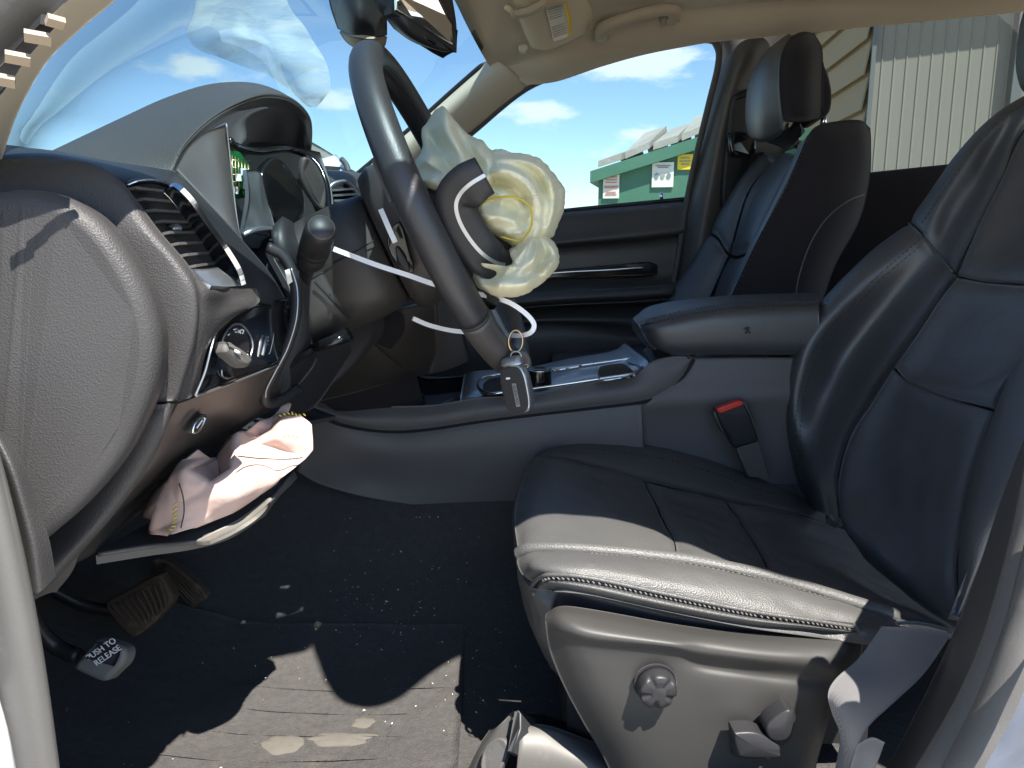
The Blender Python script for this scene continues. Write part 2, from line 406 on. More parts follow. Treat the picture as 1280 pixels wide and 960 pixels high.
def boxg(c, ax, ay, az, hx, hy, hz):
    V = [c + ax * (sx * hx) + ay * (sy * hy) + az * (sz * hz) for sx in (-1, 1) for sy in (-1, 1) for sz in (-1, 1)]
    return V, [(0, 1, 3, 2), (4, 6, 7, 5), (0, 4, 5, 1), (2, 3, 7, 6), (0, 2, 6, 4), (1, 5, 7, 3)]
XA, YA, ZA = Vector((1, 0, 0)), Vector((0, 1, 0)), Vector((0, 0, 1))
def box(parent, name, c, h, m, ax=XA, ay=YA, az=ZA, label=None):
    return link(name, *boxg(c, ax, ay, az, *h), m, parent, smooth=False, label=label)
def rot_y(v, a): return Matrix.Rotation(a, 3, 'Y') @ v
def text(parent, body, size, origin, right, up, m, name='lettering', ext=.0003):
    cu = bpy.data.curves.new(name, 'FONT'); cu.body = body; cu.size = size; cu.align_x = 'CENTER'; cu.align_y = 'CENTER'; cu.extrude = ext
    cu.materials.append(M[m])
    o = bpy.data.objects.new(name, cu); COL.objects.link(o)
    r = right.normalized(); u = (up - r * up.dot(r)).normalized(); nn = r.cross(u)
    mw = Matrix((( r.x, u.x, nn.x, origin.x), (r.y, u.y, nn.y, origin.y), (r.z, u.z, nn.z, origin.z), (0, 0, 0, 1)))
    off = root_loc(parent)
    bpy.context.view_layer.update()
    me = bpy.data.meshes.new_from_object(o.evaluated_get(bpy.context.evaluated_depsgraph_get()))
    bpy.data.objects.remove(o); bpy.data.curves.remove(cu)
    mw.translation = origin - off
    me.transform(mw); o = bpy.data.objects.new(name, me); COL.objects.link(o)
    if parent: o.parent = parent
    return o
def ragged(o, c, n, seed, amp=2.0):
    r = []
    for p in o:
        k = noise.noise(Vector((p[0] * .09, p[1] * .09, seed))) * amp + noise.noise(Vector((p[0] * .22, p[1] * .22, seed))) * amp * .6
        d = np.array(p[:2]) - c[:2]; d = d / (np.linalg.norm(d) + 1e-9); r.append((p[0] + d[0] * k, p[1] + d[1] * k, p[2]))
    return np.array(r)
def blob(parent, name, outline, c, m, hf=.07, hb=.05, fold=.012, kang=3.0, seed=0, n=110, rings=30, label=None, rad=.5, creases=(), fan=(0, 0, 'ring')):
    """a slack fabric bag: an outline, swelled to both sides and creased from its middle"""
    o = np.array([(p[0], p[1], p[2]) for p in outline], float); o = cr1(o, n, True)
    c = np.array([c[0], c[1], o[:, 2].mean()], float); o = ragged(o, c, n, seed); V = []; Fc = []
    cz = [(cr1(np.array(pts, float), 40), amp, wid) for pts, amp, wid in creases]
    def dep(px, py, r, ang, Y, h, s):
        cd = 0.0
        if s == 1:
            for cp, amp, wid in cz:
                d2 = ((cp - (px, py)) ** 2).sum(1).min(); cd += amp * math.exp(-d2 / wid ** 2)
            Y = Y - cd * (1 - r ** 6)
        fx_, fy_ = px - fan[0], py - fan[1]; fr_ = math.hypot(fx_, fy_); fa_ = math.atan2(fy_, fx_)
        wv = noise.noise(Vector((px * .014, py * .014, seed + 7))) * 1.1
        if fan[2] == 'ring': q = Vector((fr_ * .042 + wv, math.cos(fa_) * .55, math.sin(fa_) * .55 + seed))
        else: q = Vector((math.cos(fa_ + wv * .22) * kang + seed, math.sin(fa_ + wv * .22) * kang, fr_ * .007))
        n1 = 1 - abs(noise.noise(q + Vector((0, 0, s * 5)))) * 2.2
        q2 = Vector((px * .011 + seed, py * .011, s + seed)); n2 = 1 - abs(noise.noise(q2)) * 2
        q3 = Vector((px * .06, py * .06, seed + s))
        k_ = min(1, fr_ / 22)
        return Y - h * math.sqrt(max(0, 1 - r ** 2.4)) - s * fold * (k_ * n1 + .6 * n2 + .10 * noise.noise(q3)) * (1 - r ** 10)
    for s, h in ((1, hf), (-1, -hb)):
        for k in range(1, rings + 1):
            if s == -1 and k == rings: break
            r = k / rings
            for i in range(n):
                p = c + (o[i] - c) * r
                ang = math.atan2(o[i][1] - c[1], o[i][0] - c[0])
                V.append(P(p[0], p[1], dep(p[0], p[1], r, ang, p[2], h, s)))
    fr = lambda k, i: (k - 1) * n + i % n
    bk = lambda k, i: (rings * n + (k - 1) * n + i % n) if k < rings else fr(rings, i)
    for i in range(n):
        for k in range(1, rings):
            Fc.append((fr(k, i), fr(k, i + 1), fr(k + 1, i + 1), fr(k + 1, i)))
            Fc.append((bk(k, i + 1), bk(k, i), bk(k + 1, i), bk(k + 1, i + 1)))
    Fc.append(tuple(fr(1, i) for i in range(n))[::-1]); Fc.append(tuple(bk(1, i) for i in range(n)))
    ob = link(name, V, Fc, m, parent, label=label)
    bm = bmesh.new(); bm.from_mesh(ob.data); bmesh.ops.recalc_face_normals(bm, faces=bm.faces); bm.to_mesh(ob.data); bm.free()
    return ob
# ================================================================== OUTSIDE
g = link('ground', [(-300, -300, 0), (300, -300, 0), (300, 300, 0), (-300, 300, 0)], [(0, 1, 2, 3)], 'gravel', smooth=False); g['kind'] = 'structure'

# ---- dumpster beyond the passenger window
DA, DB = P(748, 238, 6.3), P(1016, 178, 5.9)
dv = Vector((DB.x - DA.x, DB.y - DA.y, 0)); dl = dv.length; dv.normalize()
dn = Vector((dv.y, -dv.x, 0))
if dn.y > 0: dn = -dn
dump = thing('dumpster', 'green steel dumpster with a faded lid and paper notices seen through the passenger window', 'dumpster', (DA.x, DA.y, 0))
def zat(px, py, s):                        # height of the wall top where the pixel's ray meets the wall
    d = ray(px, py); q = Vector((DA.x, DA.y, 0)); t = (q - CAMV).dot(dn) / d.dot(dn); return (CAMV + d * t).z
Z0, Z1 = zat(741, 212, 0), zat(868, 174, 0)
S1 = (DP_S := (CAMV + ray(868, 174) * ((Vector((DA.x, DA.y, 0)) - CAMV).dot(dn) / ray(868, 174).dot(dn)) - Vector((DA.x, DA.y, 0))).dot(dv))
S2 = S1 * 1.45
def HTs(s): return Z0 + (Z1 - Z0) * min(s, S2) / S1 - max(0, s - S2) * .1
def DP(s, h, o=0.0): return Vector((DA.x, DA.y, 0)) + dv * s + ZA * h + dn * o
bd = -1.5
def dbox(parent, name, s0, s1, h0, h1, o0, o1, m):
    """h0, h1: heights; None, or ('top', d): d above the sloping top edge"""
    hv = lambda h, s: HTs(s) + h[1] if isinstance(h, tuple) else h
    V = [DP(s, hv(h, s), o) for s in (s0, s1) for h in (h0, h1) for o in (o0, o1)]
    return link(name, V, [(0, 1, 3, 2), (4, 6, 7, 5), (0, 4, 5, 1), (2, 3, 7, 6), (0, 2, 6, 4), (1, 5, 7, 3)], m, parent, smooth=False)
t_ = lambda d: ('top', d)
dbox(dump, 'bin_body', 0, S2, .15, t_(-.04), bd, 0, 'dump'); dbox(dump, 'bin_body', S2, dl, .15, t_(-.04), bd, 0, 'dump')
dbox(dump, 'top_rail', -.06, S2, t_(-.09), t_(.0), bd, .07, 'dump'); dbox(dump, 'top_rail', S2, dl, t_(-.09), t_(.0), bd, .07, 'dump')
dbox(dump, 'base_rail', 0, dl, .05, .15, -.3, -.04, 'dump')
dbox(dump, 'rib', .62 * dl, .62 * dl + .09, .15, t_(-.09), 0, .035, 'dump')
for k in range(5):
    s0 = .0 + k * S2 / 5; s1 = s0 + S2 / 5 - .03
    pk = .12 + .10 * (k > 0) - .04 * (k == 2)
    V = [DP(s, HTs(s) + z + dz, o) for dz in (0, .05) for (s, o, z) in ((s0, .06, .01), (s1, .06, .01 + .02 * (k % 2)), (s1 + .10, -.7, pk), (s0 + .10, -.7, pk), (s1 + .1, -1.4, pk * .8), (s0 + .1, -1.4, pk * .8))]
    Fc = [(0, 1, 2, 3), (3, 2, 4, 5), (6, 9, 8, 7), (9, 11, 10, 8), (0, 6, 7, 1), (1, 7, 8, 2), (2, 8, 10, 4), (3, 9, 6, 0), (5, 11, 9, 3), (4, 10, 11, 5)]
    link('lid_panel', V, Fc, 'lid', dump, smooth=False)
def sign(px0, py0, px1, py1, m, lab):
    # place on the side wall: intersect the pixel rays with it
    def hit(px, py, o=.012):
        d = ray(px, py); q = Vector((DA.x, DA.y, 0)) + dn * o
        t = (q - CAMV).dot(dn) / d.dot(dn); return CAMV + d * t
    a = hit((px0 + px1) / 2, (py0 + py1) / 2)
    wdt = (hit(px1, (py0 + py1) / 2) - hit(px0, (py0 + py1) / 2)).length; hgt = (hit((px0 + px1) / 2, py0) - hit((px0 + px1) / 2, py1)).length
    b = link('notice_board', *boxg(a, dv, dn, ZA, wdt / 2, .006, hgt / 2), m, dump, smooth=False, label=lab)
    return a + dn * .009, wdt, hgt, b
a, sw, sh, b = sign(754, 218, 774, 248, 'paper', 'white notice with red lines of print')
for k, (h, ww) in enumerate(((.38, .7), (.27, .7), (.16, .7), (.0, .85), (-.06, .85), (-.24, .6), (-.33, .7))):
    link('print_line', *boxg(a + ZA * sh * h, dv, dn, ZA, sw * ww / 2, .002, sh * .022), 'redprint', b, smooth=False)
a, sw, sh, b = sign(815, 203, 842, 234, 'paper', 'white notice with three round pictures')
for k in (-1, 0, 1):
    c0 = a + dv * sw * .28 * k - ZA * sh * .05
    V = [c0 + (dv * math.cos(t * .5236) * sw * .1 + ZA * math.sin(t * .5236) * sw * .13) + dn * .003 for t in range(12)]
    link('round_picture', V, [tuple(range(12))], 'trimgrey' if k != 0 else 'lid', b, smooth=False)
for h, ww in ((.36, .7), (.29, .5)): link('print_line', *boxg(a + ZA * sh * h, dv, dn, ZA, sw * ww / 2, .002, sh * .018), 'trimgrey', b, smooth=False)
a, sw, sh, b = sign(847, 193, 866, 212, 'yellow', 'yellow warning notice')
for h, ww in ((.25, .6), (.05, .7), (-.15, .5)): link('print_line', *boxg(a + ZA * sh * h, dv, dn, ZA, sw * ww / 2, .002, sh * .03), 'trimgrey', b, smooth=False)

# ---- metal building
C0 = P(1080, 210, 9.0); C0.z = 0
bv = Vector((1, -.34, 0)).normalized(); bl = Vector((.15, .99, 0)).normalized()      # along the ribbed wall, along the sided wall
bld = thing('metal_building', 'tall pale ribbed metal building with a tan sided end wall seen through the rear window', 'building', C0)
bn = Vector((bv.y, -bv.x, 0)); ln_ = Vector((-bl.y, bl.x, 0))
if ln_.x > 0: ln_ = -ln_
if bn.y > 0: bn = -bn
H = 4.1
rg = []
V = []; Fc = []; k = 0
s = 0.0
while s < 9.0:                            # ribbed sheet: a real fold every 0.19 m
    prof = ((0, 0), (.085, 0), (.092, .009), (.102, .009), (.109, 0))
    for ds, o in prof: V.append((s + ds, o))
    s += .125
V2 = []
for (s, o) in V: V2 += [C0 + bv * s + bn * o, C0 + bv * s + bn * o + ZA * H]
Fc = [(2 * i, 2 * i + 2, 2 * i + 3, 2 * i + 1) for i in range(len(V) - 1)]
link('ribbed_wall', V2, Fc, 'ribbed', bld, smooth=False)
link('back_wall', [C0 + bl * 9, C0 + bl * 9 + bv * 9, C0 + bl * 9 + bv * 9 + ZA * H, C0 + bl * 9 + ZA * H], [(0, 1, 2, 3)], 'ribbed', bld, smooth=False)
for k in range(11):                        # lapped siding boards on the end wall
    z0 = .05 + k * .38; q = C0 + bl * .02
    V = [q + ZA * z0 + ln_ * .09, q + bl * 9 + ZA * z0 + ln_ * .09, q + bl * 9 + ZA * (z0 + .352) + ln_ * .03, q + ZA * (z0 + .352) + ln_ * .03]
    V += [v - ln_ * .02 for v in V]
    link('siding_board', V, [(0, 1, 2, 3), (7, 6, 5, 4), (0, 4, 5, 1), (3, 2, 6, 7), (0, 3, 7, 4), (1, 5, 6, 2)], 'siding', bld, smooth=False)
link('end_wall', [C0 + bl * .02, C0 + bl * 9, C0 + bl * 9 + ZA * H, C0 + bl * .02 + ZA * H], [(0, 1, 2, 3)], 'siding', bld, smooth=False)
link('corner_trim', *boxg(C0 + ZA * H / 2 + bn * .03, bv, bn, ZA, .022, .04, H / 2), 'trimgrey', bld, smooth=False)
link('downpipe', *boxg(C0 + bv * 1.42 + ZA * H / 2 + bn * .08, bv, bn, ZA, .05, .045, H / 2), 'trimgrey', bld, smooth=False)
link('wall_rail', *boxg(C0 + bv * 4.4 + ZA * 2.0 + bn * .045, (bv + ZA * .0).normalized(), bn, ZA, 4.4, .015, .02), 'ribbed', bld, smooth=False)
link('roof', [C0 - bv * .3 + ZA * H + bn * .08 + bl * -.3, C0 + bv * 9.3 + ZA * H + bn * .08, C0 + bv * 9.3 + ZA * H + bl * 9.3, C0 - bv * .3 + ZA * H + bl * 9.3], [(0, 1, 2, 3)], 'trimgrey', bld, smooth=False)

# ---- bent white bonnet edge standing up beyond the windscreen
hd = thing('bent_bonnet', 'crumpled white bonnet corner standing up beyond the windscreen', 'bonnet', P(415, 212, 1.75))
surf(hd, 'painted_panel', [[(380, 205, 1.78), (400, 199, 1.76), (420, 193, 1.74)], [(380, 214, 1.74), (405, 208, 1.72), (428, 203, 1.7)], [(380, 230, 1.7), (405, 228, 1.68), (436, 226, 1.66)]], 'paint', nu=10, nv=10, thick=.01)
surf(hd, 'underside', [[(376, 170, 1.86), (398, 182, 1.83), (419, 195, 1.80)], [(374, 186, 1.86), (392, 196, 1.83), (410, 204, 1.80)], [(374, 205, 1.88), (392, 208, 1.85), (405, 212, 1.82)]], 'lid', nu=8, nv=8, thick=.012)
tube(hd, 'hinge_edge', [(427, 199, 1.69), (433, 206, 1.68), (436, 216, 1.67)], .006, 'rubber', n=8)

# ================================================================== CAR SHELL
car = thing('car_body', 'car body shell with beige roof lining and pillars, windscreen and white painted sill', 'car body', W(0, 1.25, -1.25))
WN = [P(4, 194, .585), P(23, 140, .578), P(57, 80, .575), P(98, 39, .575), P(145, 0, .583), P(200, -46, .585), P(290, -125, .575), W(.05, .53, .445)]
WFp = [(434, 228, 1.97), (470, 198, 1.96), (500, 172, 1.95), (530, 146, 1.93), (560, 119, 1.91), (585, 97, 1.89), (600, 84, 1.875), (612, 73, 1.86)]
WF = [P(*p) for p in WFp]
rows = []
for i, (a, b) in enumerate(zip(WN, WF)):
    f = i / 7
    mids = []
    for t in (.33, .66):
        q = a.lerp(b, t); q.x -= .20 * (1 - f) + .09 * f; q.z += .04; mids.append(q)
    rows.append([a, mids[0], mids[1], b])
rows = [[q + Vector((-.03, 0, -.09)) for q in rows[0]]] + rows
surf(car, 'windscreen', rows, 'gwind', nu=24, nv=24, thick=0)
HEADER = [WN[-1], W(-.07, .9, .49), W(-.10, 1.25, .51), W(-.075, 1.55, .485), W(-.035, 1.74, .455), WF[-1]]
tube(car, 'windscreen_seal', [Vector(p) for p in WF] + [W(-.035, 1.74, .455), W(-.075, 1.55, .485), W(-.10, 1.25, .51), W(-.07, .9, .49), WN[-1]], .0062, 'black', n=60, seg=8)
# far pillar trim
OUT = [P(468, 268, 2.0), P(500, 240, 1.99), P(530, 214, 1.98), P(560, 189, 1.97), P(588, 166, 1.95), P(615, 143, 1.92), P(636, 126, 1.895), P(658, 108, 1.87)]
def bow(a, b, t, d): q = a.lerp(b, t); q.y -= d; return q
surf(car, 'pillar_trim', [WF, [bow(a, b, .3, .035) for a, b in zip(WF, OUT)], [bow(a, b, .7, .032) for a, b in zip(WF, OUT)], OUT], 'pillar', nu=20, nv=40, groove=.003, gw=.006, edges='R')
# roof lining
RAIL = [(658, 108, 1.87), (700, 91, 1.86), (750, 74, 1.85), (800, 60, 1.845), (850, 50, 1.84), (893, 43, 1.84), (960, 37, 1.84), (1100, 23, 1.84), (1320, 1, 1.84), (2200, -90, 1.84)]
R0 = [P(*p) for p in RAIL]
def fx(x, x0): return x if x > x0 else x0
r1 = [Vector(p) + Vector((0, -.035, .018)) for p in R0]; r1[0] = P(634, 90, 1.868)
r2 = [Vector(p) + Vector((0, -.085, .062)) for p in R0]; r2[0] = WF[-1]
xs = [p.x for p in R0]
def row(y, x0, z0, z1): return [W(max(x0, xs[0]) if i == 0 else x, y, z0 + (z1 - z0) * i / 9) if i else W(x0, y, z0) for i, x in enumerate(xs)]
r3 = row(1.66, -.055, .475, .53); r4 = row(1.25, -.10, .515, .56); r5 = row(.85, -.065, .49, .54)
NX = (.05, .12, .19, .26, .33, .42, .52, .7, 1.1, 2.0); NY = (.46, .34, .34, .42, .435, .415, .31, .31, .32, .33); NZ = (.445, .455, .463, .468, .472, .476, .48, .48, .48, .47)  # unseen near roof edge, shaped to set where sunlight falls inside
r6 = [W(x, y + .1, z + .03) for x, y, z in zip(NX, NY, NZ)]; r7 = [W(x, y, z) for x, y, z in zip(NX, NY, NZ)]
surf(car, 'roof_lining', [R0, r1, r2, r3, r4, r5, r6, r7], 'head', nu=70, nv=70, thick=.02, face=(0, 1.25, CAMZ - 1), groove=.002, gw=.006, edges='L')
tube(car, 'door_seal', [P(468, 268, 2.01), P(530, 214, 1.985), P(588, 167, 1.955), P(658, 110, 1.88), P(720, 88, 1.865), P(800, 63, 1.85), P(860, 52, 1.845), P(888, 50, 1.845), P(898, 60, 1.85), P(897, 85, 1.86), P(886, 130, 1.89), P(868, 205, 1.93), P(858, 255, 1.95), P(846, 330, 1.95), P(832, 420, 1.95)], .008, 'rubber', n=90, seg=8)
# far centre pillar
surf(car, 'centre_pillar', [[(885, 47, 1.88), (930, 42, 1.85), (970, 39, 1.85), (1012, 36, 1.88)], [(895, 70, 1.90), (925, 68, 1.85), (960, 64, 1.86), (1003, 60, 1.9)],
     [(889, 110, 1.91), (914, 108, 1.86), (945, 110, 1.88), (992, 110, 1.93)], [(878, 160, 1.93), (902, 160, 1.875), (935, 165, 1.91), (985, 165, 1.95)],
     [(862, 230, 1.95), (889, 230, 1.895), (925, 235, 1.93), (975, 235, 1.97)], [(850, 300, 1.96), (878, 300, 1.91), (915, 305, 1.95), (965, 305, 1.98)], [(836, 430, 1.96), (862, 430, 1.92), (900, 430, 1.95), (950, 430, 1.98)]],
     'plastic', nu=40, nv=24, thick=.02)
surf(car, 'door_jamb', [[(880, 200, 2.03), (900, 200, 2.03)], [(850, 300, 2.03), (880, 300, 2.03)], [(810, 480, 2.03), (850, 480, 2.03)]], 'black', nu=8, nv=4, thick=.01)
solid(car, 'belt_slot_cover', [(914, 135, 1.86), (925, 118, 1.85), (942, 112, 1.86), (950, 130, 1.88), (938, 210, 1.9), (926, 250, 1.9), (908, 262, 1.9), (904, 240, 1.89)], 'black', depth=.02, bev=.006, n=40)
sb = solid(car, 'belt_anchor', [(913, 168, 1.84), (930, 164, 1.84), (944, 170, 1.85), (945, 190, 1.85), (930, 197, 1.85), (915, 192, 1.84)], 'gloss', depth=.02, bev=.006, n=30)
# near pillar, with its moulded fins
NO = [P(-60, 135, .478), P(-28, 108, .474), P(0, 82, .47), P(30, 51, .466), P(52, 30, .464), P(85, 0, .463), P(150, -60, .47), W(-.1, .475, .31), W(.05, .455, .43)]
WNx = [P(-10, 240, .585), P(4, 194, .585), P(23, 140, .578), P(57, 80, .575), P(98, 39, .575), P(145, 0, .583), P(200, -46, .585), P(290, -125, .575), W(.05, .53, .445)]
def out_(a, b, t, d): q = a.lerp(b, t); q.y -= d; return q
surf(car, 'pillar_trim', [WNx, [out_(a, b, .25, .012) for a, b in zip(WNx, NO)], [out_(a, b, .6, .018) for a, b in zip(WNx, NO)], NO], 'pillar', nu=20, nv=50, thick=.012)
surf(car, 'door_seal', [NO, [Vector(p) + Vector((-.012, -.012, .006)) for p in NO], [Vector(p) + Vector((-.035, -.014, .022)) for p in NO], [Vector(p) + Vector((-.085, 0, .055)) for p in NO]], 'rubber', nu=16, nv=40, thick=.01)
ven = surf(car, 'pillar_vent', [[(70, 33, .452), (38, 68, .456), (12, 102, .46), (-15, 128, .463)], [(50, 30, .449), (24, 56, .452), (0, 84, .456), (-30, 110, .46)]], 'black', nu=8, nv=12, thick=.012)
for (x0, y0, x1, y1) in ((30, 44, 64, 50), (6, 70, 38, 76), (-18, 96, 19, 103), (58, 24, 80, 30)):
    a = P(x0, y0, .444); b = P(x1, y1, .45); d = (b - a); ln2 = d.length; d.normalize()
    up_ = (P(x0 + 4, y0 - 6, .447) - a).normalized(); up_ = (up_ - d * up_.dot(d)).normalized()
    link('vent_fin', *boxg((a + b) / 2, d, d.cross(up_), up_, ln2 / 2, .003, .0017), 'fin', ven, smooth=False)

# ---- passenger door
pd = thing('passenger_door', 'black front passenger door panel with a silver accent strip, window closed', 'car door', P(700, 470, 2.0))
cx = (430, 560, 690, 790, 0)
def drow(ys, Y, xe): return [(px if px else xe, ys[i], Y) for i, px in enumerate(cx)]
surf(pd, 'door_panel', [drow((302, 284, 266, 256, 249), 2.0, 862), drow((306, 288, 270, 260, 253), 1.965, 861), drow((330, 312, 296, 284, 276), 1.945, 857), drow((340, 323, 306, 297, 290), 1.94, 855),
     drow((346, 329, 313, 305, 297), 1.968, 853), drow((362, 348, 333, 327, 322), 1.97, 849), drow((376, 362, 352, 350, 348), 1.962, 845), drow((386, 374, 364, 360, 356), 1.90, 843), drow((396, 386, 373, 368, 364), 1.87, 842),
     drow((402, 392, 381, 376, 372), 1.89, 840), drow((408, 398, 388, 383, 379), 1.96, 839), drow((420, 412, 402, 404, 402), 1.975, 836), drow((428, 420, 407, 417, 418), 1.92, 833), drow((450, 445, 440, 440, 440), 1.91, 828), drow((520, 520, 520, 520, 520), 1.93, 815)],
     'plastic', nu=90, nv=24, thick=.03)
solid(pd, 'accent_recess', [(560, 350, 1.95), (690, 338, 1.95), (780, 330, 1.945), (812, 327, 1.945), (822, 331, 1.945), (822, 343, 1.945), (800, 346, 1.945), (690, 349, 1.95), (560, 362, 1.95)], 'gloss', depth=.012, bev=.003)
tube(pd, 'accent_strip', [(560, 355, 1.942), (690, 341.5, 1.942), (760, 337.5, 1.94), (796, 335, 1.94), (806, 335.5, 1.94)], [.0028] * 18 + [.0026, .002], 'chrome', n=20, seg=8)
surf(pd, 'window_glass', [[P(470, 262, 1.995), P(588, 160, 1.945), P(658, 102, 1.885), P(800, 54, 1.86), P(905, 44, 1.86)], [P(450, 290, 2.0), P(588, 215, 1.97), P(680, 170, 1.94), P(800, 140, 1.93), P(890, 130, 1.92)],
     [P(430, 310, 2.015), P(560, 292, 2.015), P(690, 274, 2.01), P(790, 264, 2.0), P(862, 256, 1.99)]], 'gdoor', nu=10, nv=16, thick=0)
tube(pd, 'lock_pin', [(827, 250, 1.955), (827, 240, 1.955)], .0042, 'chrome', seg=8)
tube(pd, 'belt_weatherstrip', [(430, 301, 1.995), (560, 283, 1.995), (690, 265, 1.985), (790, 255, 1.98), (862, 248, 1.975)], .005, 'black', n=20, seg=8)

# ---- rear passenger door
rd = thing('rear_door', 'black rear door panel under the tinted rear window', 'car door', P(1150, 470, 2.0))
surf(rd, 'door_panel', [[(960, 228, 2.0), (1085, 217, 1.99), (1175, 208, 1.98), (1300, 196, 1.98)], [(960, 233, 1.97), (1085, 222, 1.96), (1175, 213, 1.95), (1300, 201, 1.95)], [(960, 300, 1.95), (1085, 290, 1.94), (1175, 285, 1.93), (1300, 275, 1.93)], [(950, 520, 1.95), (1085, 520, 1.94), (1175, 520, 1.93), (1300, 520, 1.93)]],
     'suede', nu=24, nv=16, thick=.03)
surf(rd, 'window_glass', [[(1000, 30, 1.885), (1100, 18, 1.88), (1320, -4, 1.88)], [(985, 130, 1.95), (1100, 118, 1.94), (1320, 100, 1.94)], [(965, 235, 2.01), (1100, 224, 2.0), (1320, 202, 1.99)]], 'gtint', nu=8, nv=8, thick=0)
tube(rd, 'window_seal', [(1003, 40, 1.87), (1100, 27, 1.862), (1320, 5, 1.86)], .0065, 'black', n=20, seg=8)

# ---- floor
ys_ = (.50, .56, .64, .8, .95, 1.08, 1.16, 1.24, 1.40, 1.50, 1.62, 1.98)
zs_ = (-.47, -.53, -.555, -.565, -.55, -.49, -.42, -.36, -.36, -.44, -.56, -.56)
xs_ = (-.95, -.85, -.72, -.58, -.42, -.25, 0, .4, 1.0, 2.0); dz_ = (.62, .46, .27, .12, .03, 0, 0, 0, 0, 0)
fl = surf(None, 'floor_carpet', [[W(x, y, z + d * (1 if y < 1.1 or y > 1.5 else .5)) for x, d in zip(xs_, dz_)] for y, z in zip(ys_, zs_)], 'carpet', nu=60, nv=60, thick=.02, wrinkle=.004, wscale=9, face=(0, 1, 5))
fl['kind'] = 'structure'
fw = surf(None, 'firewall', [[W(-.86, y, .06) for y in (.42, 1.2, 2.0)], [W(-.90, y, -.2) for y in (.42, 1.2, 2.0)], [W(-.93, y, -.6) for y in (.42, 1.2, 2.0)]], 'suede', nu=6, nv=6, thick=.02); fw['kind'] = 'structure'
# near side body: hinge pillar in front of the opening, unseen opaque side added behind it for its shade, sill below
surf(car, 'hinge_pillar', [[W(-.9, .40, .1), W(-.5, .40, .1), W(-.345, .42, .08)], [W(-.9, .40, -.3), W(-.5, .40, -.3), W(-.32, .42, -.3)], [W(-.9, .40, -.7), W(-.5, .40, -.7), W(-.32, .42, -.7)]], 'black', nu=8, nv=8, thick=.06)
surf(car, 'side_shade_panel', [[W(.62, .34, .49), W(1.2, .34, .49), W(2, .34, .48)], [W(.66, .34, .1), W(1.2, .34, .1), W(2, .34, .1)], [W(.66, .34, -.3), W(1.2, .34, -.3), W(2, .34, -.3)], [W(.6, .34, -.75), W(1.2, .34, -.75), W(2, .34, -.75)]], 'rubber', nu=10, nv=10, thick=.05)
surf(car, 'kick_panel', [[W(-1.0, 2.02, .17), W(-.6, 2.02, .17), W(-.36, 2.03, .15)], [W(-1.0, 2.02, -.2), W(-.6, 2.02, -.2), W(-.30, 2.03, -.2)], [W(-1.0, 2.02, -.7), W(-.6, 2.02, -.7), W(-.30, 2.03, -.7)]], 'black', nu=6, nv=6, thick=.02)
surf(car, 'cowl', [[W(-.36, 2.0, .13), W(-.55, 1.3, .10), W(-.55, .9, .08), W(-.40, .55, .06)], [W(-.7, 2.02, .05), W(-.8, 1.3, .05), W(-.8, .9, .05), W(-.7, .5, .05)], [W(-.9, 2.02, .03), W(-.92, 1.3, .03), W(-.92, .9, .03), W(-.9, .45, .03)]], 'suede', nu=8, nv=12, thick=.01, face=(-.6, 1.2, 5))
box(car, 'bulkhead', W(2.02, 1.15, -.3), (.01, .85, .35), 'suede')
# seal along the front edge of the door opening, painted body behind it
surf(car, 'door_seal', [[(-60, 470, .435), (-40, 600, .43), (-24, 720, .425), (-10, 830, .42), (10, 990, .415)], [(-42, 470, .43), (-18, 600, .42), (4, 720, .415), (22, 830, .41), (44, 990, .405)], [(-30, 480, .432), (-2, 610, .424), (20, 720, .418), (42, 830, .413), (68, 990, .408)], [(-26, 480, .445), (4, 610, .435), (28, 720, .43), (50, 830, .425), (78, 990, .42)], [(-36, 480, .50), (-8, 610, .49), (16, 720, .48), (38, 830, .475), (64, 990, .47)]], 'rubber', nu=20, nv=30, thick=.0, bulge=.004)
surf(car, 'painted_edge', [[(-60, 860, .40), (-50, 920, .395), (-40, 990, .39)], [(-10, 860, .41), (4, 920, .405), (12, 990, .40)], [(-4, 860, .418), (14, 920, .415), (26, 990, .41)]], 'paint', nu=8, nv=8, thick=.0)
# rear edge of the door opening: pillar trim, two rubber lips, white painted edge
surf(car, 'centre_pillar_trim', [[(1100, 975, .60), (1150, 880, .60), (1192, 790, .61), (1226, 700, .62), (1252, 620, .63), (1290, 520, .64)], [(1125, 975, .55), (1175, 885, .555), (1214, 795, .56), (1244, 705, .57), (1268, 622, .58), (1300, 520, .58)],
     [(1150, 975, .50), (1200, 885, .505), (1236, 800, .51), (1262, 715, .52), (1285, 630, .53), (1315, 520, .53)], [(1180, 975, .46), (1222, 895, .465), (1256, 815, .47), (1280, 735, .48), (1302, 650, .49), (1330, 520, .49)]], 'plastic', nu=24, nv=30, thick=.01)
tube(car, 'door_seal', [(1150, 1000, .455), (1182, 950, .455), (1222, 880, .46), (1250, 815, .465), (1274, 735, .475), (1295, 650, .485), (1320, 520, .49)], .0125, 'rubber', n=40, seg=12)
tube(car, 'door_seal', [(1188, 1010, .42), (1216, 955, .42), (1246, 895, .425), (1272, 830, .43), (1294, 760, .44), (1320, 650, .45)], .0135, 'rubber', n=40, seg=12)
surf(car, 'painted_sill', [[(1205, 1005, .40), (1236, 950, .40), (1264, 900, .405), (1290, 840, .41), (1320, 760, .42)], [(1240, 1005, .38), (1262, 960, .38), (1290, 905, .385), (1315, 850, .39), (1345, 770, .40)], [(1330, 1010, .33), (1340, 960, .33), (1360, 900, .335), (1380, 850, .34), (1400, 770, .35)]], 'paint', nu=12, nv=20, thick=.0)
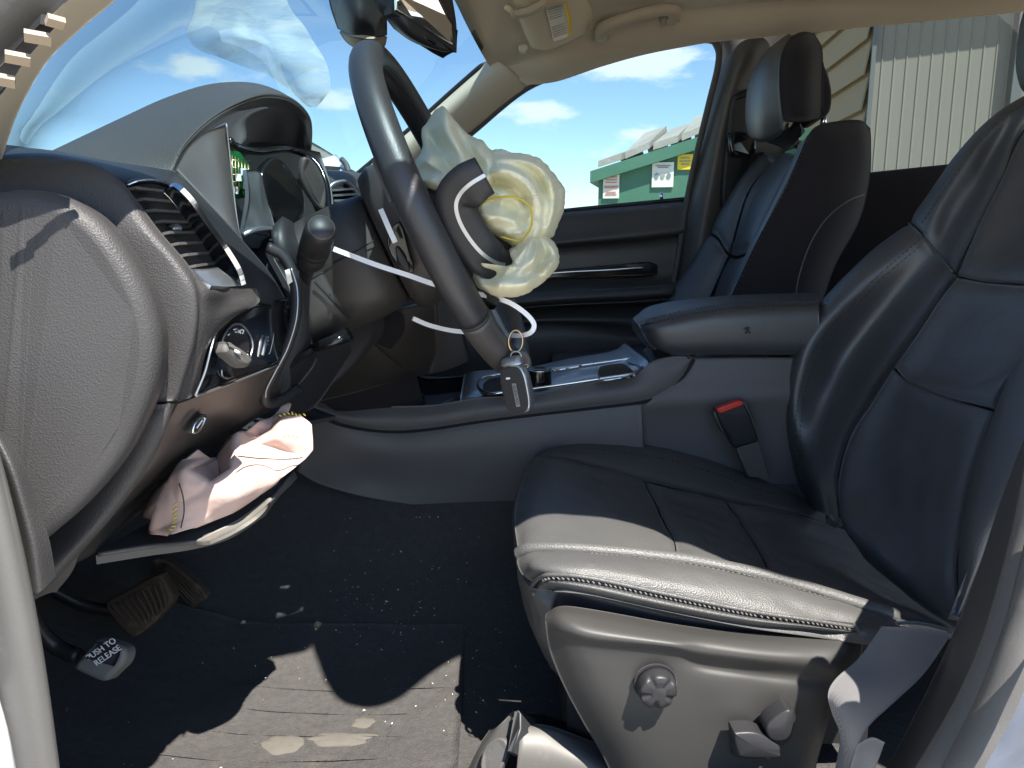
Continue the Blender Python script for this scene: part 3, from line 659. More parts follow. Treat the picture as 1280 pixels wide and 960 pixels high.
surf(car, 'sill', [[W(-.35, .52, -.49), W(.2, .52, -.49), W(.7, .52, -.49)], [W(-.35, .44, -.47), W(.2, .44, -.47), W(.7, .44, -.47)], [W(-.35, .36, -.5), W(.2, .36, -.5), W(.7, .36, -.5)], [W(-.35, .34, -.75), W(.2, .34, -.75), W(.7, .34, -.75)]], 'paint', nu=12, nv=8, thick=.0)
# ---- white windscreen reflection, drawn as a crumpled film
fo = [(246, -30), (252, 20), (246, 48), (262, 66), (285, 78), (305, 96), (330, 104), (355, 108), (376, 122), (402, 122), (411, 108), (408, 86), (392, 62), (372, 34), (350, 8), (330, -30)]
fs = thing('windscreen_reflection', 'white reflection in the windscreen, drawn as a crumpled see-through film', 'windscreen reflection', P(330, 60, 1.45))
rows = [[(246, -40, 1.5), (290, -40, 1.47), (345, -40, 1.5)], [(251, 20, 1.5), (300, 15, 1.46), (362, 15, 1.5)], [(247, 48, 1.5), (310, 45, 1.45), (385, 48, 1.5)], [(292, 80, 1.5), (345, 72, 1.46), (405, 82, 1.5)], [(345, 104, 1.5), (375, 112, 1.48), (411, 108, 1.5)], [(382, 124, 1.5), (393, 124, 1.5), (404, 122, 1.5)]]
surf(fs, 'reflection_sheet', rows, 'film', nu=60, nv=50, thick=0, wrinkle=.03, wscale=7, wdir=(1.4, 1, .8))
fs['label'] = 'white reflection in the windscreen, drawn as a crumpled see-through film'

# ---- ceiling fittings
vis = thing('sun_visor', 'beige passenger sun visor folded up, with a printed warning label', 'sun visor', P(700, 20, 1.665))
surf(vis, 'visor_board', [[(630, -30, 1.495), (690, -40, 1.495), (760, -60, 1.505)], [(642, 14, 1.605), (690, 6, 1.605), (742, -8, 1.605)], [(652, 42, 1.685), (700, 40, 1.685), (744, 22, 1.685)], [(664, 66, 1.745), (688, 68, 1.755), (740, 44, 1.745)]], 'visor', nu=24, nv=24, thick=.018, groove=.012, gw=.012)
surf(vis, 'warning_label', [[(682, 10, 1.597), (693, 7, 1.597), (704, 4, 1.597)], [(687, 31, 1.645), (698, 28, 1.645), (709, 24, 1.645)], [(692, 52, 1.689), (702, 49, 1.689), (711, 45, 1.689)]], 'paper', nu=8, nv=6, thick=.001)
surf(vis, 'yellow_label_edge', [[(704, 4, 1.595), (708, 2.5, 1.595)], [(709, 24, 1.645), (713, 22, 1.645)], [(711, 45, 1.687), (714, 43, 1.687)]], 'yellow', nu=8, nv=3, thick=.001)
pl = []
for k in range(5):
    f = .08 + k * .07
    for (f0) in (f, f + .52):
        a = P(683.5 + 10 * f0, 9.5 + 42 * f0, 1.593 + .09 * f0); b = P(701 + 8 * f0, 4.5 + 41 * f0, 1.593 + .09 * f0)
        pl.append(tube_geo([a, b], .0007, 4))
multi(vis, 'print_line', pl, 'trimgrey')
solid(vis, 'visor_clip', [(640, 14, 1.575), (660, 7, 1.575), (680, -2, 1.575), (681, 6, 1.575), (664, 16, 1.575), (645, 20, 1.575)], 'handle', depth=.02, bev=.004, n=24)
tube(vis, 'hinge_arm', [(632, 8, 1.605), (640, 14, 1.605), (648, 20, 1.625)], .006, 'visor', n=8)
solid(vis, 'hinge_boss', [(649, 56, 1.745), (658, 55, 1.745), (661, 61, 1.745), (656, 65, 1.745), (650, 62, 1.745)], 'pillar', depth=.02, bev=.004, n=20)
gh = thing('grab_handle', 'beige grab handle above the passenger window', 'grab handle', P(795, 25, 1.705))
tube(gh, 'grip', [(750, 47, 1.735), (752, 38, 1.710), (764, 30, 1.690), (790, 20, 1.680), (820, 13, 1.680), (838, 10, 1.690), (844, 16, 1.710), (838, 27, 1.730)], [.011, .0125, .0115, .0095, .009, .009, .0095, .0105, .0115, .0125, .013, .011], 'handle', n=12, seg=12, squash=1.35)
for (a, b) in (((743, 44, 1.745), (762, 42, 1.740)), ((826, 28, 1.740), (848, 20, 1.735))):
    tube(gh, 'mount', [a, b], .012, 'handle', seg=12)
mir = thing('rearview_mirror', 'black interior rear-view mirror hanging from the windscreen top', 'mirror', P(520, 10, 1.15))
surf(mir, 'housing', [[(465, -30, 1.10), (500, -45, 1.12), (545, -50, 1.18), (560, -30, 1.22)], [(468, 2, 1.10), (505, 10, 1.10), (545, 20, 1.15), (570, 25, 1.2)], [(480, 20, 1.12), (510, 42, 1.11), (545, 58, 1.14), (571, 62, 1.17)], [(492, 36, 1.16), (515, 52, 1.15), (545, 63, 1.17), (569, 66, 1.18)]], 'black', nu=20, nv=20, thick=.03)
mo = [(492, -12, 1.085), (540, -24, 1.13), (562, 16, 1.165), (571, 28, 1.17), (572, 58, 1.165), (567, 65, 1.16), (545, 50, 1.14), (516, 32, 1.11), (492, 16, 1.09)]
solid(mir, 'bezel', mo, 'black', depth=.02, bev=.004)
solid(mir, 'mirror_glass', [(495, -10, 1.082), (538, -20, 1.126), (557, 18, 1.158), (565, 31, 1.164), (566, 56, 1.158), (545, 44, 1.136), (518, 26, 1.107), (496, 12, 1.086)], 'mirror', depth=.004, bev=.001)
solid(mir, 'button_pad', [(528, 41, 1.12), (546, 52, 1.135), (545, 56, 1.135), (527, 46, 1.12)], 'gloss', depth=.006, bev=.002)
sen = thing('camera_pod', 'black sensor pod on the windscreen beside the mirror', 'sensor pod', P(440, 10, 1.25))
surf(sen, 'pod_shell', [[(408, -40, 1.3), (440, -60, 1.2), (470, -60, 1.2), (490, -40, 1.3)], [(411, 0, 1.3), (432, -8, 1.2), (462, -8, 1.2), (484, 0, 1.28)], [(417, 22, 1.3), (438, 22, 1.2), (462, 24, 1.2), (484, 34, 1.26)], [(422, 36, 1.3), (440, 45, 1.22), (465, 48, 1.22), (484, 44, 1.26)]], 'black', nu=20, nv=24, thick=.03)
surf(sen, 'pod_base', [[(424, 40, 1.29), (440, 45.5, 1.215), (465, 48.5, 1.215), (484, 46, 1.26)], [(432, 52, 1.31), (445, 58, 1.24), (465, 60, 1.24), (482, 56, 1.27)], [(442, 60, 1.33), (450, 64, 1.28), (466, 65, 1.28), (477, 63, 1.3)]], 'handle', nu=12, nv=16, thick=.02)
# ================================================================== DASHBOARD
da = thing('dashboard', 'grey grained dashboard with an instrument hood, chrome-edged air vents and a black switch panel', 'dashboard', P(250, 480, .8))
# instrument hood
surf(da, 'instrument_hood', [
    [(214, 216, .735), (229, 186, .755), (262, 153, .80), (300, 131, .86), (335, 122, .93), (366, 129, 1.0), (385, 150, 1.06), (388, 182, 1.08), (384, 200, 1.09)],
    [(205, 213, .735), (222, 180, .76), (256, 146, .81), (297, 124, .87), (333, 115, .94), (366, 123, 1.01), (388, 147, 1.07), (390, 180, 1.09), (386, 200, 1.10)],
    [(145, 205, .735), (162, 173, .80), (205, 142, .87), (250, 121, .93), (300, 108, .99), (345, 114, 1.04), (380, 139, 1.08), (388, 178, 1.10), (386, 200, 1.11)],
    [(70, 190, .74), (103, 171, .85), (152, 147, .93), (210, 121, .99), (268, 104.5, 1.03), (325, 106, 1.07), (370, 130, 1.10), (385, 176, 1.11), (384, 200, 1.12)],
    [(60, 192, .80), (95, 180, .98), (150, 160, 1.06), (210, 138, 1.12), (265, 122, 1.16), (325, 124, 1.18), (366, 145, 1.18), (380, 180, 1.18), (380, 200, 1.18)]], 'dashtop', nu=60, nv=60, thick=.0)
# hood soffit
surf(da, 'hood_soffit', [
    [(214, 216, .735), (229, 186, .755), (262, 153, .80), (300, 131, .86), (335, 122, .93), (366, 129, 1.0), (385, 150, 1.06), (388, 182, 1.08), (384, 200, 1.09)],
    [(222, 216, .745), (237, 188, .765), (270, 159, .812), (304, 139, .872), (335, 130, .94), (361, 135, 1.0), (379, 154, 1.05), (384, 183, 1.075), (380, 201, 1.085)],
    [(250, 214, .76), (262, 184, .775), (285, 163, .82), (310, 146, .88), (335, 138, .94), (358, 143, 1.0), (374, 158, 1.05), (379, 184, 1.07), (376, 204, 1.08)],
    [(290, 230, .80), (292, 200, .81), (300, 180, .85), (315, 168, .92), (335, 163, .98), (355, 166, 1.02), (368, 174, 1.06), (374, 188, 1.08), (372, 206, 1.08)],
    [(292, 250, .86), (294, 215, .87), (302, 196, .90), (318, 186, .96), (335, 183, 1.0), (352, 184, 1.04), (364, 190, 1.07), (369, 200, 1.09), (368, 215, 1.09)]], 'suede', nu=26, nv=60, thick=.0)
# cheek at the near side of the instruments
surf(da, 'instrument_cheek', [[(219, 212, .738), (236, 184, .745), (257, 166, .75), (283, 155, .755)], [(233, 226, .74), (252, 206, .745), (270, 190, .752), (287, 188, .765)],
     [(258, 252, .742), (273, 240, .748), (284, 232, .756), (292, 236, .772)], [(284, 280, .744), (290, 276, .75), (295, 276, .76), (298, 283, .776)], [(300, 298, .745), (301, 298, .75), (302, 298, .76), (303, 300, .776)]], 'plastic', nu=30, nv=24, thick=.006)
tube(da, 'cheek_edge', [(283, 155, .754), (286.5, 188, .763), (291.5, 236, .77), (297.5, 283, .774), (303, 302, .774)], .0011, 'satin', n=30, seg=6)
# instruments: green screen reflection drawn as a board, lens barrel and dark dial behind a clear lens
cl = surf(da, 'instrument_housing', [[(285, 180, .86), (340, 178, .98), (400, 190, 1.08)], [(288, 240, .84), (345, 240, .97), (415, 240, 1.06)], [(300, 310, .80), (350, 310, .92), (418, 300, 1.02)]], 'black', nu=12, nv=12, thick=.01)
solid(cl, 'green_reflection', [(286, 187, .80), (300, 190, .815), (313, 208, .83), (313, 243, .83), (308, 247, .825), (290, 250, .80)], 'greenrefl', depth=.003, bev=.0005)
cg = []
for k in range(6):
    x = 290 + k * 4
    cg.append(tube_geo([P(x, 194 + k * 2, .795 + k * .005), P(x + 1, 240, .795 + k * .005)], .0005, 4))
for k in range(5):
    y = 200 + k * 9
    cg.append(tube_geo([P(290, y, .796), P(312, y + 1, .82)], .0004, 4))
multi(cl, 'reflection_line', cg, 'gold')['kind'] = 'stuff'  # lines and specks drawn into the green reflection
for (x, y) in ((308, 232), (299, 222), (294, 238), (305, 215)): box(cl, 'reflection_speck', P(x, y, .805), (.0025, .002, .0035), 'print')
surf(cl, 'lens_barrel', [[(308, 212, .80), (322, 212, .83), (330, 220, .87)], [(311, 248, .795), (326, 246, .825), (334, 246, .86)], [(303, 292, .79), (324, 292, .81), (347, 296, .85)]], 'satin', nu=16, nv=12, thick=.004)
solid(cl, 'dial', [(328, 216, .85), (345, 196, .88), (362, 208, .90), (378, 235, .91), (382, 262, .91), (372, 285, .9), (354, 292, .87), (342, 278, .86), (333, 248, .85)], 'gloss', depth=.01, bev=.004, n=40)
solid(cl, 'dial_face', [(382, 196, .905), (398, 208, .93), (408, 235, .94), (406, 262, .93), (392, 250, .92), (378, 222, .905)], 'plastic', depth=.006, bev=.003, n=30)
tube(da, 'instrument_rim', [(287, 176, .80), (294, 182, .83), (306, 187, .86), (325, 189.5, .90), (345, 187, .94), (362, 187, .98), (382, 194, 1.0), (398, 208, 1.0), (408, 232, .99), (411, 258, .97), (408, 282, .94), (402, 300, .9)], .0042, 'gloss', n=60, seg=8)
tube(da, 'instrument_rim', [(303, 294, .79), (318, 288, .80), (335, 286, .83), (352, 291, .85), (362, 298, .86)], .003, 'satin', n=20, seg=8)
# fascia round the vent
surf(da, 'fascia', [
    [(-60, 182, .70), (20, 184, .70), (72, 189, .71), (140, 202, .725), (190, 209, .733), (219, 213, .738)],
    [(-60, 187, .62), (20, 188, .62), (80, 193, .625), (146, 207, .65), (200, 217, .695), (232, 226, .738)],
    [(-60, 200, .585), (20, 200, .585), (85, 202, .58), (158, 226, .61), (222, 236, .675), (258, 252, .740)],
    [(-60, 240, .585), (30, 240, .585), (100, 240, .58), (184, 268, .62), (258, 276, .70), (301, 298, .742)],
    [(-60, 300, .59), (60, 300, .59), (150, 310, .58), (222, 322, .62), (300, 330, .70), (338, 342, .744)],
    [(-60, 345, .59), (60, 345, .59), (180, 350, .58), (246, 356, .61), (312, 358, .69), (358, 376, .75)],
    [(-60, 380, .60), (60, 380, .60), (180, 380, .60), (256, 382, .61), (318, 374, .68), (362, 392, .755)]], 'black', nu=50, nv=50, thick=.008)
# end panel (grained), crease and return beside the switch panel
surf(da, 'end_panel', [
    [(-40, 196, .555), (40, 193, .555), (78, 191.5, .56), (108, 196, .565), (130, 206, .57)],
    [(-40, 230, .545), (60, 225, .545), (110, 215, .548), (143, 222, .552), (160, 236, .558)],
    [(-40, 280, .54), (80, 280, .54), (150, 275, .542), (180, 280, .545), (198, 287, .553)],
    [(-40, 340, .54), (80, 340, .54), (190, 330, .54), (222, 332, .542), (240, 338, .552)],
    [(-40, 390, .54), (80, 390, .54), (190, 380, .538), (240, 372, .54), (249, 374, .550)],
    [(-40, 440, .54), (80, 440, .54), (180, 430, .538), (236, 428, .54), (246, 430, .552)],
    [(-40, 503, .545), (80, 503, .545), (180, 503, .542), (216, 501, .545), (224, 500, .552)]], 'dash', nu=60, nv=50, thick=.012, groove=.004, gw=.008, edges='T')
surf(da, 'panel_return', [[(240, 346, .554), (262, 354, .57), (290, 360, .62), (320, 360, .668)], [(247, 360, .551), (266, 365, .565), (292, 369, .62), (324, 370, .668)], [(248, 378, .549), (262, 382, .562), (284, 382, .60), (322, 380, .66)],
     [(247, 408, .549), (258, 408, .558), (270, 404, .575), (296, 394, .62)], [(236, 455, .550), (246, 450, .556), (254, 444, .562), (262, 430, .58)], [(222, 503, .550), (230, 500, .556), (238, 497, .562), (246, 492, .572)]], 'dash', nu=40, nv=24, thick=.008)
# big rounded end cap
cap = [(0, 237), (34, 235), (70, 241), (105, 259), (137, 288), (166, 330), (185, 368), (196, 405), (199, 432), (197, 462), (188, 500), (166, 552), (135, 598), (98, 640), (66, 668), (40, 690), (10, 720), (-40, 760), (-140, 720), (-160, 480), (-120, 260)]
solid(da, 'end_cap', [(x, y, .500 - max(0, (y - 560)) * .00012) for x, y in cap], 'dash', depth=.03, bev=.012, n=160, seg=8, nrm=(.20, -1, .05))
surf(da, 'end_cap_fold', [[(-20, 560, .462), (0, 590, .46), (16, 640, .458), (28, 690, .456), (36, 740, .455)], [(-8, 540, .458), (14, 585, .452), (30, 638, .450), (42, 686, .450), (50, 740, .452)], [(6, 540, .468), (30, 580, .466), (48, 632, .464), (62, 676, .464), (70, 720, .468)]], 'dash', nu=14, nv=30, thick=.0)
# side air vent
def vent(parent, corner, nsl, yoff, mname='chrome'):
    """corner = top-left, top-right, bottom-right, bottom-left of the opening as (px,py,Y)"""
    a, b, c, d = [np.array(P(*q)) for q in corner]
    return a, b, c, d
ve = thing('air_vent', 'tall driver side air vent with black slats, chrome side trim and a thumb wheel below', 'air vent', P(245, 350, .62))
solid(ve, 'vent_recess', [(160, 230, .588), (185, 227, .60), (212, 232, .625), (236, 256, .655), (262, 295, .672), (282, 335, .68), (262, 346, .63), (240, 340, .592), (215, 312, .580), (180, 262, .578)], 'suede', depth=.004, bev=.001, n=50)
for k in range(8):
    f = k / 7
    a = P(168 + 74 * f, 236 + 97 * f, .574 + .006 * f); b = P(213 + 56 * f, 241 + 88 * f, .622 + .045 * f)
    d = (b - a); ln2 = d.length; d.normalize(); inw = Vector((-.80, .56, -.15)); inw = (inw - d * inw.dot(d)).normalized()
    link('slat', *boxg((a + b) / 2 + inw * .003 - Vector((0, .004, 0)), d, inw, d.cross(inw), ln2 / 2, .006, .0010), 'rubber', ve, smooth=False)
tube(ve, 'bezel', [(160, 231, .583), (172, 227, .588), (190, 226, .60), (208, 231, .618), (222, 243, .633)], .0022, 'gloss', n=24, seg=8)
tube(ve, 'bezel_edge', [(159, 232, .578), (172, 226.5, .582), (190, 225, .594), (207, 229, .612), (216, 236, .62)], .0009, 'chrome', n=24, seg=6)
surf(ve, 'chrome_trim', [[(204, 240, .606), (215, 233, .600), (225, 239, .594)], [(218, 255, .614), (229, 249, .607), (238, 253, .599)], [(238, 283, .632), (247, 279, .622), (258, 282, .612)], [(257, 311, .648), (267, 307, .637), (279, 310, .626)], [(268, 334, .655), (284, 330, .645), (296, 338, .634)], [(270, 347, .655), (290, 345, .648), (302, 357, .640)]], 'chrome', nu=40, nv=12, thick=.004)
surf(ve, 'vent_foot', [[(240, 336, 0.566), (256, 336, 0.586), (272, 334, 0.626)], [(252, 350, 0.561), (270, 350, 0.586), (290, 348, 0.641)], [(264, 357, 0.561), (282, 358, 0.596), (301, 357, 0.661)]], 'satin', nu=10, nv=10, thick=.004)
solid(ve, 'thumb_wheel', [(252, 341, .590), (262, 335, .605), (272, 338, .62), (268, 348, .61), (256, 349, .59)], 'gloss', depth=.01, bev=.003, n=24)
solid(ve, 'slat_tab', [(216, 288, .60), (224, 282, .605), (240, 282, .63), (246, 286, .64), (240, 291, .63), (222, 294, .605)], 'black', depth=.012, bev=.004, n=24)
solid(ve, 'tab_tip', [(217, 287, .594), (224, 283.5, .598), (229, 284, .602), (228, 289, .602), (220, 291, .598)], 'satin', depth=.006, bev=.002, n=16)
# black switch panel and headlamp switch
sw = thing('headlight_switch', 'gloss black switch panel with a silver rotary headlamp knob, left of the steering column', 'switch panel', P(300, 430, .62))
def swp(x, y): return .565 + (x - 247) * .00165
solid(sw, 'panel', [(x, y, swp(x, y)) for x, y in ((246, 494), (258, 466), (266, 436), (274, 412), (290, 394), (318, 381), (345, 374), (360, 372), (365, 392), (360, 420), (352, 447), (347, 455), (300, 474))], 'gloss', depth=.01, bev=.003)
tube(sw, 'panel_edge', [(244, 495, .56), (256, 466, .566), (264, 436, .572), (272, 411, .588), (289, 392, .62)], .0009, 'satin', n=30, seg=6)
tube(sw, 'panel_edge', [(245, 495, .562), (300, 475, .644), (348, 456, .73)], .0009, 'satin', n=20, seg=6)
solid(sw, 'switch_plate', [(x, y, swp(x, y) - .004) for x, y in ((276, 452), (276, 428), (284, 410), (298, 401), (310, 402), (318, 416), (319, 436), (314, 452), (296, 462), (280, 474))], 'gloss', depth=.006, bev=.002, n=40)
tube(sw, 'switch_ring', [(x, y, swp(x, y) - .008) for x, y in ((277, 462), (278, 470), (284, 473), (292, 470))], .0008, 'satin', n=14, seg=6)
tube(sw, 'switch_ring', [(x, y, swp(x, y) - .006) for x, y in ((278, 448), (276, 436), (280, 420), (290, 407), (302, 406), (312, 418), (316, 432), (313, 446))], .001, 'satin', n=40, seg=6)
c0 = P(296, 436, swp(296, 436) - .008)
solid(sw, 'knob_dial', [(x, y, swp(x, y) - .007) for x, y in ((278, 446), (278, 430), (286, 416), (298, 410), (309, 418), (312, 434), (308, 450), (296, 458), (284, 455))], 'black', depth=.008, bev=.002, n=36)
solid(sw, 'knob_grip', [(284, 430, .59), (288, 427, .592), (306, 437, .612), (315, 445, .622), (317, 452, .622), (311, 459, .614), (302, 456, .603), (287, 443, .59), (284, 438, .588)], 'rubber', depth=.010, bev=.004, n=36)
multi(sw, 'knob_mark', [tube_geo([P(294, 438.5, .595), P(300, 441.5, .601)], .0012, 5)], 'print')
tk = []
for (x, y, x2, y2) in ((292, 412, 296, 411), (294, 415, 297, 415), (298, 412.5, 299, 416), (285, 419, 287, 417), (309, 443, 313, 450), (307, 447, 310, 452)):
    tk.append(tube_geo([P(x, y, swp(x, y) - .0095), P(x2, y2, swp(x2, y2) - .0095)], .0006, 4))
multi(sw, 'printed_icon', tk, 'print')
tube(sw, 'printed_icon', [(x, y, swp(x, y) - .0095) for x, y in ((301, 417), (300, 413.5), (303, 412), (304.5, 414), (303, 417))], .0006, 'print', n=14, seg=5)
for (pts) in (((326, 419), (321, 446)), ((332, 421), (327, 444))):
    tube(sw, 'dimmer_wheel', [(x, y, swp(x, y) - .003) for x, y in pts], .0026, 'satin', seg=8)
tube(sw, 'dimmer_bracket', [(x, y, swp(x, y) - .002) for x, y in ((340, 412), (341.5, 420), (337, 440), (335, 442))], .0007, 'print', n=12, seg=5)
tk = []
for k in range(6):
    y = 420 + k * 4.2; tk.append(tube_geo([P(334 - k * .5, y, swp(334, y) - .003), P(335.5 - k * .5, y + 2.4, swp(334, y) - .003)], .0007, 4))
multi(sw, 'printed_icon', tk, 'print')
# knee panel and lower trims
surf(da, 'knee_panel', [
    [(222, 505, .560), (262, 490, .62), (310, 472, .68), (350, 457, .74), (364, 440, .76)],
    [(210, 528, .560), (250, 512, .63), (300, 492, .69), (335, 480, .74), (352, 468, .77)],
    [(190, 565, .555), (238, 538, .64), (290, 512, .70), (330, 500, .75), (350, 492, .78)],
    [(150, 625, .545), (200, 580, .64), (262, 548, .71), (318, 522, .76), (340, 512, .79)],
    [(92, 690, .535), (130, 655, .62), (182, 615, .70), (268, 552, .76), (310, 530, .80)],
    [(40, 738, .53), (80, 712, .58), (120, 690, .63), (160, 655, .72), (230, 590, .80)]], 'knee', nu=40, nv=40, thick=.008)
surf(da, 'end_trim', [[(150, 507, .543), (190, 507, .538), (214, 506, .541), (223, 507, .552)], [(120, 570, .543), (166, 568, .536), (192, 566, .540), (200, 568, .552)], [(60, 650, .54), (110, 650, .532), (140, 640, .536), (150, 642, .548)], [(-10, 730, .535), (50, 720, .524), (76, 712, .528), (86, 714, .54)], [(-30, 800, .53), (24, 770, .52), (42, 752, .522), (50, 752, .535)]], 'dash', nu=40, nv=20, thick=.01, groove=.003, gw=.006)
surf(da, 'end_trim_foot', [[(30, 735, .53), (60, 720, .535), (100, 690, .55)], [(32, 745, .54), (52, 738, .55), (90, 715, .57)], [(36, 752, .56), (60, 742, .57), (70, 740, .58)]], 'plastic', nu=10, nv=10, thick=.01)
solid(da, 'release_button', [(238, 540, .616), (243, 527, .62), (252, 519, .628), (260, 519, .636), (256, 530, .632), (247, 542, .622)], 'plastic', depth=.006, bev=.002, n=30)
tube(da, 'button_ring', [(241, 540, .612), (243.5, 530, .614), (250, 522.5, .621), (256, 521.5, .626), (254, 529, .624), (248, 538, .618)], .0013, 'chrome', n=30, seg=6, closed=True)
tube(da, 'button_emblem', [(246, 535, .614), (250, 529, .617), (253, 525, .62)], .0008, 'print', n=8, seg=5)
# black surround of the column opening
tube(da, 'column_surround', [(334, 309, .745), (352, 318, .75), (363, 335, .752), (370, 362, .752), (369, 398, .748), (358, 435, .745), (342, 466, .742), (332, 486, .742), (331, 500, .745), (340, 504, .755), (356, 498, .77), (372, 486, .79)], .0055, 'black', n=60, seg=10)
tube(da, 'surround_edge', [(364, 335, .744), (371.5, 362, .744), (370.5, 398, .740), (359.5, 435, .737), (343.5, 466, .735), (333.5, 486, .735), (332, 497, .738)], .0009, 'satin', n=40, seg=6)
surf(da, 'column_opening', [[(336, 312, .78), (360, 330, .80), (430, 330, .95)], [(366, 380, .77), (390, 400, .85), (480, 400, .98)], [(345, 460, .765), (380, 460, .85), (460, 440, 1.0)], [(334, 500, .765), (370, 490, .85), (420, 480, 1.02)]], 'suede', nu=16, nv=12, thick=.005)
solid(da, 'white_label', [(356, 338, .742), (362, 336, .744), (366, 352, .744), (360, 356, .742)], 'paper', depth=.002, bev=.0004)
surf(da, 'knee_cover', [[(345, 470, .80), (380, 446, .82), (430, 420, .86)], [(340, 500, .82), (380, 480, .84), (436, 430, .88)], [(352, 512, .84), (392, 510, .88), (440, 440, .9)]], 'black', nu=14, nv=14, thick=.006)
tube(da, 'cover_rib', [(358, 498, .815), (388, 462, .82), (396, 446, .825)], .002, 'black', n=12, seg=6)
# dark under-dash, centre stack side with its seam
surf(da, 'centre_stack', [[(360, 420, 1.0), (440, 405, 1.08), (505, 385, 1.10), (545, 378, 1.12)], [(372, 460, 1.02), (440, 440, 1.08), (505, 418, 1.10), (546, 400, 1.13)], [(380, 480, 1.06), (440, 468, 1.10), (498, 460, 1.12), (545, 440, 1.15)], [(386, 505, 1.10), (440, 492, 1.13), (490, 478, 1.15), (535, 466, 1.19)]], 'knee', nu=30, nv=30, thick=.01)
tube(da, 'stack_seam', [(440, 404, 1.065), (470, 432, 1.085), (505, 462, 1.105)], .0011, 'suede', n=12, seg=6)
solid(da, 'stack_recess', [(445, 415, 1.062), (470, 405, 1.075), (500, 392, 1.085), (506, 400, 1.09), (506, 415, 1.092), (494, 432, 1.09), (484, 436, 1.085)], 'suede', depth=.004, bev=.002, n=30)
solid(da, 'orange_tab', [(446, 407, .98), (451, 403, .98), (458, 408, .98), (450, 412, .98)], 'orange', depth=.003, bev=.0008)
surf(da, 'stack_face', [[(545, 372, 1.13), (560, 372, 1.25), (575, 372, 1.45)], [(546, 410, 1.14), (562, 410, 1.25), (578, 410, 1.45)], [(536, 468, 1.19), (560, 462, 1.28), (590, 450, 1.45)]], 'suede', nu=14, nv=10, thick=.01)
# passenger side of the dashboard
pr = [[(395, 216, 1.30), (402, 213, 1.45), (418, 213, 1.62), (437, 215, 1.80), (450, 222, 1.93)], [(398, 222, 1.25), (420, 216, 1.38), (442, 215.5, 1.55), (458, 220, 1.75), (470, 232, 1.92)], [(404, 240, 1.22), (430, 232, 1.32), (452, 228, 1.5), (470, 232, 1.72), (482, 246, 1.9)],
      [(418, 280, 1.2), (446, 275, 1.3), (480, 270, 1.5), (492, 268, 1.72), (500, 272, 1.9)], [(430, 360, 1.2), (470, 360, 1.3), (510, 350, 1.5), (530, 340, 1.72), (545, 335, 1.9)], [(450, 420, 1.2), (500, 420, 1.3), (530, 410, 1.5), (555, 400, 1.72), (570, 390, 1.9)]]
surf(da, 'passenger_fascia', pr, 'dashtop', nu=40, nv=40, thick=.01)
surf(da, 'dash_shelf', [[(395, 216, 1.30), (402, 213, 1.45), (418, 213, 1.62), (437, 215, 1.80), (450, 222, 1.93)], [(330, 219, 1.30), (350, 216, 1.45), (370, 216, 1.62), (395, 218, 1.80), (420, 224, 1.93)], [(200, 222, 1.30), (230, 218, 1.5), (260, 218, 1.7), (290, 220, 1.85), (310, 224, 1.95)], [(80, 205, .9), (150, 212, 1.3), (190, 214, 1.6), (220, 218, 1.8), (250, 222, 1.95)]], 'dashtop', nu=20, nv=20, thick=.008)
surf(da, 'dash_shelf_end', [[(-60, 182, .69), (10, 183.5, .69), (72, 189.5, .71)], [(-60, 181, .8), (10, 183, .80), (70, 191, .80)], [(-60, 179, .95), (10, 181, .95), (90, 195, .95)]], 'suede', nu=8, nv=8, thick=.006)
v2 = thing('air_vent', 'small centre air vent with pale slats seen between the instruments and the steering column', 'air vent', P(432, 262, 1.24))
solid(v2, 'vent_recess', [(412, 236, 1.205), (420, 230, 1.215), (432, 229, 1.225), (441, 236, 1.235), (450, 250, 1.24), (455, 262, 1.24), (418, 262, 1.2)], 'suede', depth=.01, bev=.002, n=30)
tube(v2, 'bezel', [(411, 240, 1.19), (414, 232, 1.195), (424, 227.5, 1.205), (434, 228, 1.215), (443, 237, 1.225), (452, 252, 1.23), (458, 264, 1.23)], .0032, 'satin', n=30, seg=8)
for k in range(4):
    a = P(413 + 1.5 * k, 238 + 6.5 * k, 1.19); b = P(440 + 4 * k, 236 + 6.8 * k, 1.22); d = (b - a); l2 = d.length; d.normalize(); up_ = (ZA - d * d.z).normalized()
    link('slat', *boxg((a + b) / 2, d, d.cross(up_), up_, l2 / 2, .004, .0016), 'satin', v2, smooth=False)
v3 = thing('air_vent', 'triangular chrome-rimmed passenger air vent at the far end of the dashboard', 'air vent', P(465, 240, 1.85))
tube(v3, 'bezel', [(461, 243, 1.72), (453, 230, 1.74), (455, 228.5, 1.74), (466, 230, 1.76), (476, 236, 1.78), (479, 240, 1.78)], .003, 'chrome', n=30, seg=8)
solid(v3, 'vent_recess', [(461, 243, 1.73), (454, 230, 1.745), (466, 231, 1.765), (478, 238, 1.785)], 'rubber', depth=.01, bev=.002)

